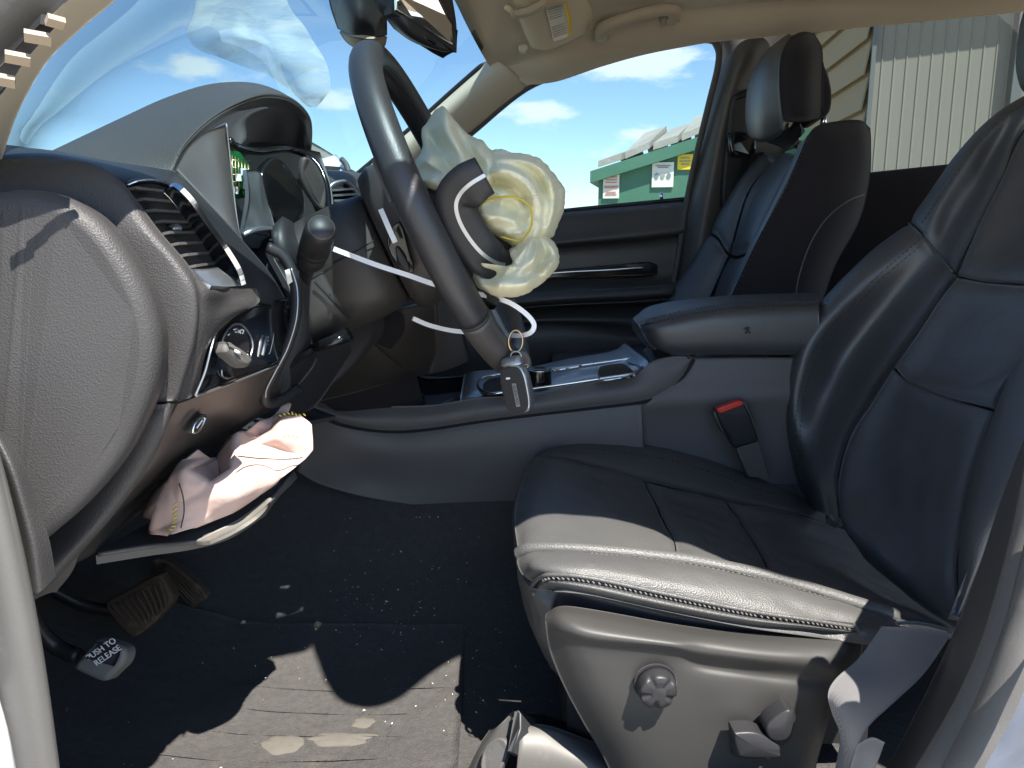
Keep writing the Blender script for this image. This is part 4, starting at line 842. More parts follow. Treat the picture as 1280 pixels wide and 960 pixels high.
# ================================================================== STEERING COLUMN AND WHEEL
T = math.radians(24.6)
WC = P(560, 268, .92); YAWW = math.radians(6.5)
_R = Matrix.Rotation(-YAWW, 3, 'Z'); UPW = _R @ Vector((-math.sin(T), 0, math.cos(T))); NRM = _R @ Vector((math.cos(T), 0, math.sin(T))); YW = _R @ YA   # up along the wheel, out towards the driver
CC = P(549, 268, .92); CN = Vector((math.cos(T), 0, math.sin(T))); CU = Vector((-math.sin(T), 0, math.cos(T)))
def ax(t, y=0, u=0): return CC - CN * t + YA * y + CU * u
col = thing('steering_column', 'dark plastic steering column shroud with an indicator stalk', 'steering column', ax(.2))
loft(col, 'column_shroud', [sup(ax(t, 0, cu), YA, UPW, hw, hh, 40, 3.2) for t, cu, hw, hh in ((.068, -.010, .062, .056), (.07, -.010, .074, .066), (.10, -.010, .078, .070), (.135, -.010, .078, .070), (.137, -.010, .0768, .0688), (.139, -.010, .078, .070), (.19, -.012, .078, .069), (.235, -.014, .076, .066), (.24, -.014, .066, .056))], 'knee')
tube(col, 'shroud_seam', [ax(.068, -.079, .0), ax(.12, -.0795, -.004), ax(.18, -.0795, -.008), ax(.235, -.0775, -.01)], .0007, 'suede', n=16, seg=5)
tube(col, 'shroud_rib', [(393, 352, .836), (412, 372, .838), (438, 401, .845)], .0012, 'suede', n=12, seg=6)
solid(col, 'screw_hole', [(411.5, 367, .834), (414, 368, .834), (415, 371, .834), (412, 370, .834)], 'suede', depth=.001, bev=.0003)
st = P(388, 326, .80); en = P(402, 284, .735)
dd = (en - st).normalized()
def stk(k, f): return st + dd * ((en - st).length * f)
loft(col, 'indicator_stalk', [sup(st + (en - st) * f, dd.orthogonal().normalized(), dd.cross(dd.orthogonal().normalized()), r, r, 28, 2) for f, r in ((-.9, .007), (-.25, .0075), (-.05, .0085), (.0, .0135), (.05, .0145), (.3, .0152), (.31, .0146), (.34, .0146), (.35, .0153), (.44, .0153), (.45, .0147), (.48, .0147), (.49, .0154), (.9, .0150), (.98, .0135), (1.02, .0105))], 'black')
solid(col, 'stalk_tip', sup(en + dd * .0006, dd.orthogonal().normalized(), dd.cross(dd.orthogonal().normalized()), .0128, .0128, 28, 2), 'satin' if False else 'plastic', depth=.004, bev=.002, nrm=dd)
loft(col, 'stalk_collar', [sup(P(372, 296, .86) + (P(352, 318, .84) - P(372, 296, .86)) * f, YA, UPW, r, r, 24, 2) for f, r in ((0, .02), (.2, .028), (.8, .028), (1, .02))], 'black')
lev = loft(col, 'tilt_lever', [sup(P(x, y, Y), YA, UPW, a, b, 20, 2.4) for x, y, Y, a, b in ((388, 436, .86, .006, .004), (400, 432, .83, .02, .006), (420, 425, .825, .022, .007), (436, 418, .825, .018, .008), (440, 420, .83, .006, .004))], 'gloss')

whl = thing('steering_wheel', 'black leather steering wheel with its burst airbag cover torn open', 'steering wheel', WC)
RW = .187; rt = .0170
def wp(a, r=RW, t=0.0): return WC + YW * (r * math.cos(a)) + UPW * (r * math.sin(a)) + NRM * t      # angle from the far side
# leather part of the rim and smooth lower part
def rim_arc(name, a0, a1, m, k=70, rr=rt):
    V, Fc = tube_geo([wp(a0 + (a1 - a0) * i / (k - 1)) for i in range(k)], rr, 20, up=None)
    return link(name, V, Fc, m, whl)
D = math.radians
rim_arc('rim', D(-42), D(218), 'wheel', 150)
rim_arc('rim_grip', D(219), D(316), 'plastic', 60, rt * 1.015)
for a in (D(218.5), D(-42.5)): 
    V, Fc = tube_geo([wp(a - .008), wp(a + .008)], rt * 1.03, 20); link('rim_seam', V, Fc, 'threadd', whl)
sg = []
for i in range(170):
    a = D(-40) + D(256) * i / 169; c = wp(a, RW - rt * .93, rt * .36); t = (wp(a + .01) - wp(a)).normalized()
    sg.append(tube_geo([c - t * .0018, c + t * .0018], .0007, 4))
multi(whl, 'stitching', sg, 'threadd')['kind'] = 'stuff'
# back cover behind the hub
loft(whl, 'back_cover', [sup(ax(t, 0, cu), YA, UPW, hw, hh, 44, e) for t, cu, hw, hh, e in ((.066, -.006, .060, .060, 3), (.064, -.006, .082, .080, 3), (.052, -.006, .094, .086, 3), (.025, -.004, .098, .084, 3), (.004, -.002, .092, .078, 3), (-.002, 0, .07, .06, 3))], 'knee')
solid(whl, 'switch_recess', [(484, 294, .812), (496, 278, .81), (504, 284, .81), (512, 315, .812), (518, 335, .815), (513, 341, .815), (498, 332, .813), (486, 314, .812)], 'gloss', depth=.003, bev=.0015, n=40)
solid(whl, 'switch', [(494, 311, .806), (498, 309, .806), (506, 320, .807), (513, 336, .809), (509, 338, .809), (498, 328, .807)], 'black', depth=.004, bev=.0018, n=30)
solid(whl, 'screw_hole', [(513, 368, .822), (516, 367.5, .822), (516, 370, .822), (513, 370, .822)], 'suede', depth=.001, bev=.0003)
# spokes
def spoke(name, a, r0, r1, wd0, wd1, m, t0=.01, th=.012):
    d = (wp(a) - WC).normalized(); s = d.cross(NRM)
    V = []
    for r, wd in ((r0, wd0), ((r0 + r1) / 2, (wd0 + wd1) * .5), (r1, wd1)):
        for sx, tt in ((-1, -th), (1, -th), (1, th * .4), (.6, th), (-.6, th), (-1, th * .4)):
            V.append(WC + d * r + s * (sx * wd) + NRM * (t0 - .02 + tt))
    Fc = []
    for j in range(2):
        for i in range(6): Fc.append((j * 6 + i, j * 6 + (i + 1) % 6, (j + 1) * 6 + (i + 1) % 6, (j + 1) * 6 + i))
    Fc += [(5, 4, 3, 2, 1, 0), (12, 13, 14, 15, 16, 17)]
    return link(name, V, Fc, m, whl, smooth=False)
spoke('spoke', D(180 - 12), .07, .178, .03, .022, 'plastic'); spoke('spoke', D(12), .07, .178, .03, .022, 'plastic')
spoke('spoke', D(258), .06, .180, .016, .013, 'satin'); spoke('spoke', D(282), .06, .180, .016, .013, 'satin')
spoke('spoke_infill', D(270), .06, .165, .014, .012, 'black', .002)
surf(whl, 'hub_cover', [[(524, 240, .80), (545, 233, .83), (565, 242, .85), (575, 250, .86)], [(535, 270, .79), (555, 265, .80), (575, 275, .81), (586, 290, .82)], [(548, 305, .79), (565, 305, .795), (590, 312, .80), (606, 320, .81)], [(566, 340, .79), (580, 340, .795), (596, 345, .80), (606, 352, .81)], [(590, 368, .80), (592, 366, .80), (594, 362, .80), (596, 358, .80)]], 'plastic', nu=24, nv=20, thick=.03)
# torn airbag cover flap, with a bright inlay along its middle
fpth = [(606, 219), (588, 230), (575, 243), (570, 258), (575, 278), (588, 300), (604, 318), (622, 329), (640, 331)]
fwid = [(.016), .018, .0185, .0185, .0185, .018, .0175, .016, .010]
fy = [.735, .735, .74, .745, .75, .755, .76, .77, .785]
ctr = cr1(np.array([list(P(x, y, Y)) for (x, y), Y in zip(fpth, fy)]), 40); wd = np.interp(np.linspace(0, 8, 40), range(9), fwid)
ctr = [Vector(p) for p in ctr]
loops = []; inl = []
for i, p in enumerate(ctr):
    t = (ctr[min(i + 1, 39)] - ctr[max(i - 1, 0)]).normalized(); nr = (CAMV - p).normalized(); s = t.cross(nr).normalized(); nr = s.cross(t)
    r = wd[i] * 1.15
    loops.append([p + s * r * a + nr * b for a, b in ((-1, -.006), (-1, -.001), (-.95, .0008), (-.5, .0016), (-.12, .0018), (.12, .0018), (.5, .0016), (.95, .0008), (1, -.001), (1, -.006))])
    inl.append([p + s * a + nr * b for a, b in ((-.0018, .0008), (-.0018, .0032), (.0018, .0032), (.0018, .0008))])
loft(whl, 'cover_flap', loops, 'black'); loft(whl, 'bright_inlay', inl[:-3], 'satin', smooth=False)
solid(whl, 'cover_wedge', [(594, 276, .80), (600, 280, .80), (622, 296, .81), (645, 304, .82), (636, 318, .82), (622, 322, .81), (606, 312, .80), (592, 294, .80)], 'plastic', depth=.02, bev=.004)

# ---- driver's airbag
ab = thing('driver_airbag', 'burst yellowed white airbag hanging slack out of the steering wheel hub', 'airbag', P(600, 270, .84))
blob(ab, 'bag_lobe', [(616, 188, .85), (640, 190, .84), (660, 193, .84), (676, 200, .84), (690, 214, .85), (700, 228, .86), (707, 240, .87), (706, 258, .87), (698, 280, .87), (690, 296, .86), (672, 306, .84), (650, 312, .83), (628, 300, .82), (604, 286, .82), (592, 268, .83), (600, 240, .84), (604, 210, .85)], (650, 250), 'bag', hf=.055, hb=.06, fold=.020, kang=1.6, seed=1.3, fan=(628, 268, 'ring'), creases=[([(608, 212), (635, 212), (662, 226), (676, 255), (674, 282), (666, 304)], .026, 7), ([(596, 262), (620, 272), (645, 276)], .016, 7), ([(612, 248), (640, 258), (655, 280)], -.016, 8), ([(604, 222), (630, 232), (655, 250)], -.012, 7), ([(690, 222), (684, 250), (690, 280)], .014, 8), ([(634, 292), (655, 288), (668, 276)], .010, 3)])
blob(ab, 'bag_neck', [(551, 132, .93), (562, 142, .92), (574, 156, .91), (586, 168, .90), (600, 174, .88), (616, 188, .86), (640, 192, .86), (662, 220, .86), (650, 250, .85), (620, 262, .84), (592, 258, .83), (578, 248, .82), (560, 250, .82), (545, 240, .83), (526, 234, .84), (512, 226, .86), (514, 206, .88), (528, 186, .90), (527, 168, .92), (534, 152, .93)], (585, 210), 'bag', hf=.045, hb=.05, fold=.020, kang=2.6, seed=4.1, fan=(596, 238, 'fan'), creases=[([(552, 138), (560, 165), (575, 190), (590, 215)], .026, 8), ([(570, 156), (582, 180), (592, 205)], -.024, 7), ([(520, 205), (545, 195), (565, 205), (580, 220)], .022, 8), ([(538, 170), (548, 190), (566, 212)], -.022, 7), ([(528, 226), (552, 222), (572, 236)], .02, 6), ([(595, 178), (610, 205), (605, 235)], .02, 8), ([(620, 190), (640, 205), (650, 225)], -.014, 8)])
blob(ab, 'bag_lobe', [(592, 350, .80), (602, 362, .79), (620, 370, .78), (642, 371, .78), (664, 364, .79), (682, 350, .80), (696, 334, .82), (699, 318, .83), (692, 302, .84), (676, 292, .84), (662, 290, .83), (650, 300, .82), (636, 314, .81), (640, 328, .80), (624, 334, .80), (606, 338, .80), (593, 328, .80)], (652, 335), 'bag', hf=.045, hb=.05, fold=.018, kang=2.4, seed=8.8, fan=(668, 292, 'fan'), creases=[([(664, 290), (668, 312), (655, 338), (625, 352)], .026, 8), ([(598, 340), (625, 345), (660, 340), (684, 320)], -.02, 7), ([(600, 358), (635, 360), (668, 350), (690, 330)], .018, 7), ([(676, 300), (682, 322), (676, 345)], -.014, 6)])
tube(ab, 'seam', [(596, 262, .775), (610, 250, .765), (640, 246, .755), (662, 258, .757), (664, 282, .765), (650, 300, .775), (626, 296, .778)], .0011, 'threadg', n=40, seg=5)
# ---- knee airbag on its open flap
kb = thing('knee_airbag', 'crumpled pink knee airbag spilling out under the dashboard', 'airbag', P(280, 640, .72))
KV = [(186, 666, .66), (198, 630, .655), (212, 600, .66), (228, 576, .67), (247, 561, .685), (262, 572, .70), (232, 588, .655), (226, 610, .65), (224, 632, .65), (229, 650, .65), (216, 668, .645), (272, 570, .72),
      (276, 562, .72), (296, 541, .70), (297, 615, .655), (292, 585, .665), (262, 605, .66), (262, 640, .655), (240, 660, .65), (318, 553, .73), (345, 558, .735), (376, 570, .74), (392, 562, .745), (390, 530, .75), (376, 520, .755), (355, 518, .76), (340, 535, .76),
      (325, 545, .755), (305, 540, .73), (320, 528, .75), (340, 522, .77), (350, 510, .78), (356, 504, .79), (364, 506, .79), (360, 518, .78), (380, 575, .74), (350, 600, .71), (318, 622, .68), (290, 640, .665), (262, 652, .66), (345, 545, .73), (278, 600, .69), (255, 582, .70), (200, 650, .67), (180, 645, .69), (188, 625, .70)]
KF = [(0, 1, 43), (1, 2, 7, 8), (2, 3, 6, 7), (3, 4, 5, 6), (0, 43, 1), (1, 8, 9, 0), (0, 9, 10), (6, 5, 42), (6, 42, 16, 7), (7, 16, 14, 8), (8, 14, 17, 9), (9, 17, 18, 10), (42, 5, 11, 41), (42, 41, 15, 16), (41, 11, 12, 15), (12, 13, 15), (16, 15, 14), (13, 19, 15), (15, 19, 36), (15, 36, 14), (19, 20, 36), (20, 21, 35, 36), (14, 36, 37), (14, 37, 38, 17), (17, 38, 39, 18), (13, 28, 19), (28, 27, 40, 19), (19, 40, 20), (40, 21, 20), (27, 26, 40), (26, 25, 24, 40), (40, 24, 23), (40, 23, 22, 21), (21, 22, 35), (28, 29, 27), (29, 30, 26, 27), (30, 31, 34, 25), (30, 25, 26), (31, 32, 33, 34), (0, 10, 43), (44, 45, 1), (44, 1, 43), (45, 2, 1)]
me = link('bag_cloth', [P(*p) for p in KV], KF, 'pink', kb)
bm = bmesh.new(); bm.from_mesh(me.data)
bmesh.ops.triangulate(bm, faces=bm.faces)
bmesh.ops.subdivide_edges(bm, edges=bm.edges, cuts=5, use_grid_fill=True, smooth=.10)
for v in bm.verts:
    q = v.co * 26
    v.co += Vector((.3, -1, .3)) * (noise.noise(q) * .004 + (1 - abs(noise.noise(q * 1.7)) * 2) * .003)
bmesh.ops.smooth_vert(bm, verts=bm.verts, factor=.25, use_axis_x=True, use_axis_y=True, use_axis_z=True)
bmesh.ops.recalc_face_normals(bm, faces=bm.faces); bm.to_mesh(me.data); bm.free()
me.data.polygons.foreach_set('use_smooth', [True] * len(me.data.polygons))
sd = me.modifiers.new('thickness', 'SOLIDIFY'); sd.thickness = .002; sd.offset = 1
stitches(kb, [(220, 624, .638), (219, 640, .636), (217, 656, .636), (211, 664, .637)], 'threadg', gap=.004, r=.0008, zig=.002)
stitches(kb, [(346, 521, .75), (362, 516, .75), (372, 519, .75), (382, 518, .75)], 'threadg', gap=.004, r=.0009, zig=.0015)
stitches(kb, [(350, 547, .715), (362, 545, .717), (374, 547, .72)], 'threadg', gap=.004, r=.0006, zig=.001)
tube(kb, 'cloth_seam', [(224, 604, .64), (229, 622, .638), (230, 640, .638), (226, 660, .64)], .0006, 'threadd', n=16, seg=5)
tube(kb, 'cloth_seam', [(297, 570, .652), (325, 573, .69), (360, 574, .715), (378, 572, .728)], .0006, 'threadd', n=16, seg=5)
surf(da, 'underdash_light_blocker', [[(40, 738, .545), (90, 700, .60), (150, 650, .68), (240, 590, .77), (330, 540, .84), (420, 520, 1.05)], [W(-.6, .50, -.24), W(-.6, .6, -.22), W(-.6, .7, -.2), W(-.6, .85, -.16), W(-.6, 1.0, -.14), W(-.6, 1.15, -.12)], [W(-.88, .44, -.10), W(-.88, .6, -.10), W(-.88, .7, -.1), W(-.88, .85, -.1), W(-.88, 1.0, -.1), W(-.88, 1.3, -.1)]], 'suede', nu=14, nv=20, thick=.006)  # added panel that blocks sun leaking into the footwell
fp = thing('flap_panel', 'hinged lower dash flap hanging open with a paler grey edge for its sunlit part under the pink airbag', 'dash flap', P(260, 670, .72))
surf(fp, 'panel', [[(120, 688, .64), (180, 655, .70), (250, 620, .76), (330, 590, .80), (362, 588, .81)], [(118, 692, .63), (180, 676, .66), (250, 655, .68), (320, 620, .72), (366, 591, .76)], [(120, 694, .625), (186, 684, .645), (245, 677, .655), (290, 663, .67), (330, 636, .70), (364, 594, .75)][:5]], 'plastic', nu=16, nv=40, thick=.008)
tube(fp, 'panel_lip', [(122, 693, .625), (186, 683, .645), (245, 676.5, .652), (290, 662, .668), (330, 634, .698), (365, 593, .75)], .0022, 'plastic', n=40, seg=8)
surf(fp, 'sunlit_edge', [[(244, 676.5, .647), (268, 664, .66), (300, 648, .675), (330, 625, .70)], [(252, 677.5, .645), (280, 667, .657), (310, 652, .672), (338, 622, .70)], [(262, 677, .644), (290, 664, .656), (318, 646, .673), (340, 624, .70)]], 'railgrey', nu=8, nv=20, thick=.003)  # sunlit part of the flap put in as a paler grey strip

# ---- white strap loop with the keys
sp = thing('white_strap', 'long thin white plastic strap looped through the steering wheel', 'strap', P(540, 355, .8))
def ribbon(parent, name, pts, wd, m, n=40, th=.0012, up=None):
    c = path(pts, n); lp = []
    for i, p in enumerate(c):
        t = (c[min(i + 1, n - 1)] - c[max(i - 1, 0)]).normalized(); nr = (CAMV - p).normalized(); s = t.cross(nr).normalized(); nr = s.cross(t)
        lp.append([p + s * wd + nr * th, p + s * wd - nr * th, p - s * wd - nr * th, p - s * wd + nr * th])
    return loft(parent, name, lp, m, smooth=False)
ribbon(sp, 'strap_band', [(417, 311, .80), (430, 316, .80), (470, 331, .79), (510, 344, .78), (545, 356, .77), (580, 364, .79), (610, 370, .80), (636, 378, .80), (656, 391, .80), (667, 404, .80), (665, 414, .80), (654, 419, .81), (636, 419, .83), (612, 417, .86), (580, 415, .87), (558, 412, .87), (535, 406, .86), (516, 398, .85)], .0025, 'white', 120)
ribbon(sp, 'strap_tail', [(476, 262, .79), (482, 276, .785), (488, 290, .782), (494, 303, .78)], .0026, 'white', 12)
ky = thing('key_fob', 'black key fob with brushed sides hanging on a brass ring from the white strap', 'car key', P(645, 480, .80))
def ring(parent, name, c, rx, ry, r, m, tilt=0.0):
    V, Fc = tube_geo([c + (XA * math.cos(a) * math.cos(tilt) + YA * math.cos(a) * math.sin(tilt)) * rx + ZA * (math.sin(a) * ry) for a in [2 * math.pi * i / 36 for i in range(36)]], r, 8, closed=True)
    return link(name, V, Fc, m, parent)
ring(ky, 'split_ring', P(644.5, 426.5, .80), .0080, .0115, .0010, 'gold', .35)
ring(ky, 'small_ring', P(645, 446, .795), .0058, .0058, .0008, 'satin', -.3)
c0 = P(646.5, 485.5, .795); kr = Vector((.86, -.42, .22)).normalized(); ku = (P(640, 455, .797) - P(652, 516, .797)).normalized(); kr = (kr - ku * kr.dot(ku)).normalized(); kn = kr.cross(ku)
if kn.y > 0: kn = -kn
fob = loft(ky, 'fob_body', [sup(c0 + kn * t, kr, ku, .0155 * f, .0265 * f, 36, 3.4) for t, f in ((-.0075, .86), (-.0062, .97), (-.002, 1.0), (.002, 1.0), (.0062, .97), (.0072, .9))], 'satin')
solid(ky, 'fob_face', sup(c0 + kn * .0082, kr, ku, .0138, .0250, 36, 3.4), 'black', depth=.002, bev=.0008, nrm=kn)
box(ky, 'bright_plate', c0 + kn * .0088 - ku * .005 + kr * .0015, (.0022, .0125, .0006), 'satin', kr, ku, kn)
text(ky, 'DURANGO', .0042, c0 + kn * .0097 - ku * .005 + kr * .0015, -ku, kr, 'dark')
box(ky, 'fob_button', c0 + kn * .0088 + ku * .0135 - kr * .004, (.0022, .001, .0005), 'print', kr, ku, kn)
loft(ky, 'fob_cap', [sup(c0 + ku * h, kr, kn, a, b, 24, 3) for h, a, b in ((.0262, .0140, .0080), (.0275, .0128, .0078), (.033, .0108, .006), (.0345, .007, .003))], 'satin')
k2 = thing('spare_fob', 'small round-ended grey key fob behind the black one on the same ring', 'car key', P(657, 455, .815))
solid(k2, 'fob_body', [(646, 441, .818), (652, 437, .818), (659, 440, .818), (664, 450, .818), (664, 459, .818), (658, 463, .818), (650, 458, .818)], 'plastic', depth=.008, bev=.003, n=30)
ring(k2, 'fob_eyelet', P(657.5, 457.5, .811), .0022, .0018, .0006, 'gold')
# ================================================================== CENTRE CONSOLE
cc = thing('centre_console', 'dark grey centre console between the seats with a silver top panel', 'centre console', P(640, 640, 1.3))
top = [(392, 500, 1.12), (430, 512, 1.15), (480, 508, 1.17), (542, 506, 1.17), (599, 497, 1.17), (664, 493, 1.17), (732, 479, 1.17), (792, 468, 1.17), (815, 452, 1.17), (838, 446, 1.175), (868, 446, 1.175)]
bot = [(391, 512, 1.11), (425, 530, 1.14), (480, 539, 1.16), (530, 537, 1.16), (599, 527, 1.16), (670, 518, 1.16), (747, 509, 1.16), (802, 502, 1.16), (830, 492, 1.165), (852, 473, 1.17), (867, 449, 1.174)]
mid = [((a[0] + b[0]) / 2, (a[1] + b[1]) / 2, min(a[2], b[2]) - .001) for a, b in zip(top, bot)]
surf(cc, 'side_trim', [top, mid, bot], 'console', nu=14, nv=70, thick=.01, groove=.003, gw=.004, edges='B')
base = [(372, 590, 1.13), (400, 605, 1.15), (455, 621, 1.165), (510, 630, 1.17), (570, 638, 1.175), (640, 646, 1.18), (740, 658, 1.185), (810, 668, 1.19)]
b2 = [(391, 513, 1.11), (425, 531, 1.14), (480, 540, 1.16), (535, 538, 1.16), (599, 528, 1.16), (670, 519, 1.16), (747, 510, 1.16), (802, 503, 1.16)]
m1 = [(a[0] * .7 + b[0] * .3, a[1] * .7 + b[1] * .3, 1.155 if i > 1 else 1.12 + .02 * i) for i, (a, b) in enumerate(zip(b2, base))]
m2 = [(a[0] * .3 + b[0] * .7, a[1] * .3 + b[1] * .7, 1.168 if i > 1 else 1.13 + .015 * i) for i, (a, b) in enumerate(zip(b2, base))]
tube(cc, 'panel_gap', [(x, y + .5, Y + .005) for x, y, Y in bot], .004, 'suede', n=70, seg=8)
tube(cc, 'panel_gap', [(803.5, 500, 1.178), (804, 530, 1.180), (806, 600, 1.196), (810, 668, 1.2)], .004, 'suede', n=20, seg=8)
surf(cc, 'side_panel', [b2, m1, m2, base], 'console', nu=30, nv=60, thick=.01, groove=.003, gw=.004, edges='TR')
surf(cc, 'side_panel', [[(869, 448, 1.175), (930, 447, 1.175), (990, 447, 1.175), (1040, 447, 1.18)], [(853, 475, 1.168), (920, 472, 1.168), (990, 470, 1.17), (1040, 470, 1.17)], [(804, 504, 1.162), (880, 500, 1.160), (990, 495, 1.16), (1040, 495, 1.17)],
     [(804, 530, 1.172), (880, 528, 1.172), (990, 525, 1.172), (1040, 525, 1.18)], [(806, 600, 1.19), (880, 605, 1.19), (990, 610, 1.19), (1040, 615, 1.19)], [(810, 668, 1.20), (880, 680, 1.20), (990, 690, 1.20), (1040, 690, 1.20)]], 'console', nu=30, nv=30, thick=.01, groove=.003, gw=.004, edges='L')
surf(cc, 'console_front', [[(380, 470, 1.13), (420, 462, 1.14), (480, 462, 1.15), (520, 466, 1.22)], [(384, 505, 1.115), (425, 514, 1.142), (480, 510, 1.165), (530, 508, 1.2)]], 'suede', nu=6, nv=14, thick=.004)
# silver deck with its recesses
near = [(575, 502, 1.175), (599, 496.5, 1.178), (664, 492.5, 1.178), (732, 478.5, 1.178), (792, 468, 1.178), (812, 456, 1.18)]
deck = [near]
for t, dz in ((.10, .006), (.5, .006), (.9, .006), (1.0, 0)):
    r = []
    for i, p in enumerate(near):
        q = P(*p); q.y += .235 * t; q.z += dz; r.append(q)
    deck.append(r)
surf(cc, 'top_panel', deck, 'satin', nu=24, nv=40, thick=.012)
surf(cc, 'armrest_ramp', [[(812, 457, 1.178), (826, 449, 1.178), (840, 446, 1.178)], [(808, 446, 1.30), (820, 438, 1.30), (835, 434, 1.30)], [(804, 438, 1.40), (815, 431, 1.40), (830, 428, 1.40)]], 'plastic', nu=10, nv=10, thick=.01)
def deckpt(x, y, o=.0):
    # on the deck plane: height from the near edge below it
    q0, q1 = P(599, 496.5, 1.178), P(792, 468, 1.178)
    n = (q1 - q0).cross(YA).normalized(); n = n if n.z > 0 else -n
    d = ray(x, y); t = ((q0 + n * (.0075 + o)) - CAMV).dot(n) / d.dot(n); return CAMV + d * t
tube(cc, 'bezel', [deckpt(*p) for p in ((606, 490), (598, 484), (600, 475), (612, 470), (640, 466), (700, 460), (760, 452), (790, 448), (802, 452), (802, 461), (792, 467), (760, 472), (700, 481), (640, 489), (615, 492))], .0022, 'chrome', n=90, seg=8, closed=True)
solid(cc, 'shift_recess', [deckpt(*p) for p in ((604, 488), (605, 478), (618, 472), (650, 470), (652, 486), (630, 491), (612, 491))], 'gloss', depth=.004, bev=.0015, n=40)
solid(cc, 'cup_recess', [deckpt(*p) for p in ((748, 459), (775, 454), (786, 458), (793, 466), (788, 469), (753, 474), (750, 472))], 'gloss', depth=.004, bev=.0015, n=40)
tube(cc, 'cup_rim', [deckpt(x, y, .001) for x, y in ((786, 453), (797, 457), (800, 463), (792, 470))], .0025, 'satin', n=20, seg=8)
tube(cc, 'cup_rim', [deckpt(x, y, .001) for x, y in ((747, 459), (749, 473), (754, 475.5), (778, 472), (792, 468))], .0014, 'chrome', n=20, seg=8)
kn0 = deckpt(674, 480)
loft(cc, 'shift_knob', [sup(kn0 + ZA * h, XA, YA, r, r, 32, 2) for h, r in ((-.004, .018), (.002, .0195), (.018, .019), (.021, .0195), (.024, .0185), (.0245, .016), (.0225, .014))], 'gloss')
tube(cc, 'knob_ring', sup(kn0 + ZA * .0225, XA, YA, .0186, .0186, 32, 2), .0012, 'chrome', seg=6, closed=True)
tube(cc, 'shift_gate_strip', [deckpt(x, y, .002) for x, y in ((690, 463.5), (706, 461), (727, 457.5))], .0022, 'chrome', n=10, seg=8)  # plain chrome strip on the deck
for (x, y) in ((697, 462.8), (710, 461)): box(cc, 'gate_mark', deckpt(x, y, .0042), (.004, .003, .0006), 'gloss')
# open tray in front of the deck
surf(cc, 'tray_floor', [[(400, 505, 1.18), (480, 515, 1.19), (540, 512, 1.19), (580, 506, 1.185)], [(430, 500, 1.28), (480, 505, 1.28), (540, 504, 1.28), (580, 498, 1.28)], [(440, 490, 1.40), (490, 494, 1.40), (540, 492, 1.40), (580, 488, 1.40)]], 'suede', nu=10, nv=14, thick=.004)
tube(cc, 'tray_rim', [(497, 463, 1.39), (512, 468, 1.40), (532, 472, 1.41), (560, 473, 1.41), (590, 470, 1.40), (602, 468, 1.40)], .003, 'gloss', n=30, seg=8)
surf(cc, 'tray_back', [[(490, 462, 1.40), (540, 473, 1.42), (600, 469, 1.42)], [(490, 500, 1.40), (540, 500, 1.42), (600, 490, 1.42)]], 'suede', nu=6, nv=14, thick=.006)
surf(cc, 'tray_wall', [[(590, 471, 1.40), (580, 482, 1.30), (574, 502, 1.178)], [(586, 485, 1.40), (574, 494, 1.30), (562, 506, 1.182)], [(580, 490, 1.40), (560, 500, 1.30), (545, 508, 1.19)]], 'satin', nu=10, nv=16, thick=.004)
solid(cc, 'power_socket', [(500, 474, 1.24), (512, 470, 1.25), (530, 495, 1.24), (532, 504, 1.23), (518, 506, 1.22), (506, 492, 1.23)], 'plastic', depth=.03, bev=.006, n=30)
solid(cc, 'socket_lens', [(518, 490, 1.215), (526, 487, 1.22), (532, 501, 1.21), (524, 504, 1.21)], 'gloss', depth=.006, bev=.002, n=24)
for (x, y, x2, y2) in ((521, 493, 524, 492), (523, 497, 527, 496), (525, 500, 528, 499.5)): tube(cc, 'printed_mark', [(x, y, 1.206), (x2, y2, 1.208)], .0008, 'print', seg=5)
# armrest lid
arm = thing('armrest', 'padded black leather armrest lid on the centre console with a stitched edge', 'armrest', P(920, 445, 1.28))
surf(arm, 'pad_top', [[(800, 392, 1.395), (822, 380, 1.40), (900, 370, 1.40), (995, 366, 1.40), (1024, 366, 1.40)], [(794, 395, 1.33), (818, 382, 1.32), (900, 372.5, 1.32), (995, 368.5, 1.32), (1024, 368, 1.32)], [(791, 399, 1.25), (816, 390, 1.23), (900, 378, 1.22), (995, 373, 1.22), (1024, 373, 1.22)], [(797, 405, 1.20), (821, 398, 1.178), (900, 383, 1.172), (995, 378, 1.172), (1024, 377, 1.172)]], 'leather', nu=24, nv=50, thick=.02, groove=.004, gw=.006, edges='B')
surf(arm, 'pad_side', [[(798, 406, 1.20), (822, 399, 1.178), (900, 384, 1.172), (995, 379, 1.172), (1024, 378, 1.172)], [(802, 414, 1.195), (826, 410, 1.165), (900, 398, 1.155), (995, 394, 1.155), (1024, 393, 1.155)], [(810, 428, 1.195), (832, 430, 1.165), (905, 428, 1.155), (995, 426, 1.155), (1024, 425, 1.155)], [(818, 437, 1.20), (838, 444, 1.172), (905, 445, 1.168), (995, 445, 1.168), (1024, 445, 1.168)]], 'leather', nu=24, nv=50, thick=.02, groove=.004, gw=.006, edges='TB')
surf(arm, 'pad_nose', [[(800, 391, 1.39), (793, 396, 1.30), (792, 400, 1.23), (798, 406, 1.20)], [(798, 398, 1.39), (790, 404, 1.30), (791, 409, 1.23), (803, 416, 1.197)], [(803, 416, 1.39), (796, 418, 1.30), (799, 422, 1.23), (811, 430, 1.197)], [(812, 428, 1.39), (806, 430, 1.30), (809, 434, 1.24), (819, 438, 1.20)]], 'leather', nu=16, nv=20, thick=.01)
box(arm, 'latch', P(795.5, 411, 1.245), (.003, .012, .004), 'satin')
stitches(arm, [(804, 403, 1.188), (823, 395.5, 1.17), (900, 381, 1.165), (995, 375.5, 1.165), (1036, 375, 1.165)], 'threadd', gap=.006, r=.0008)
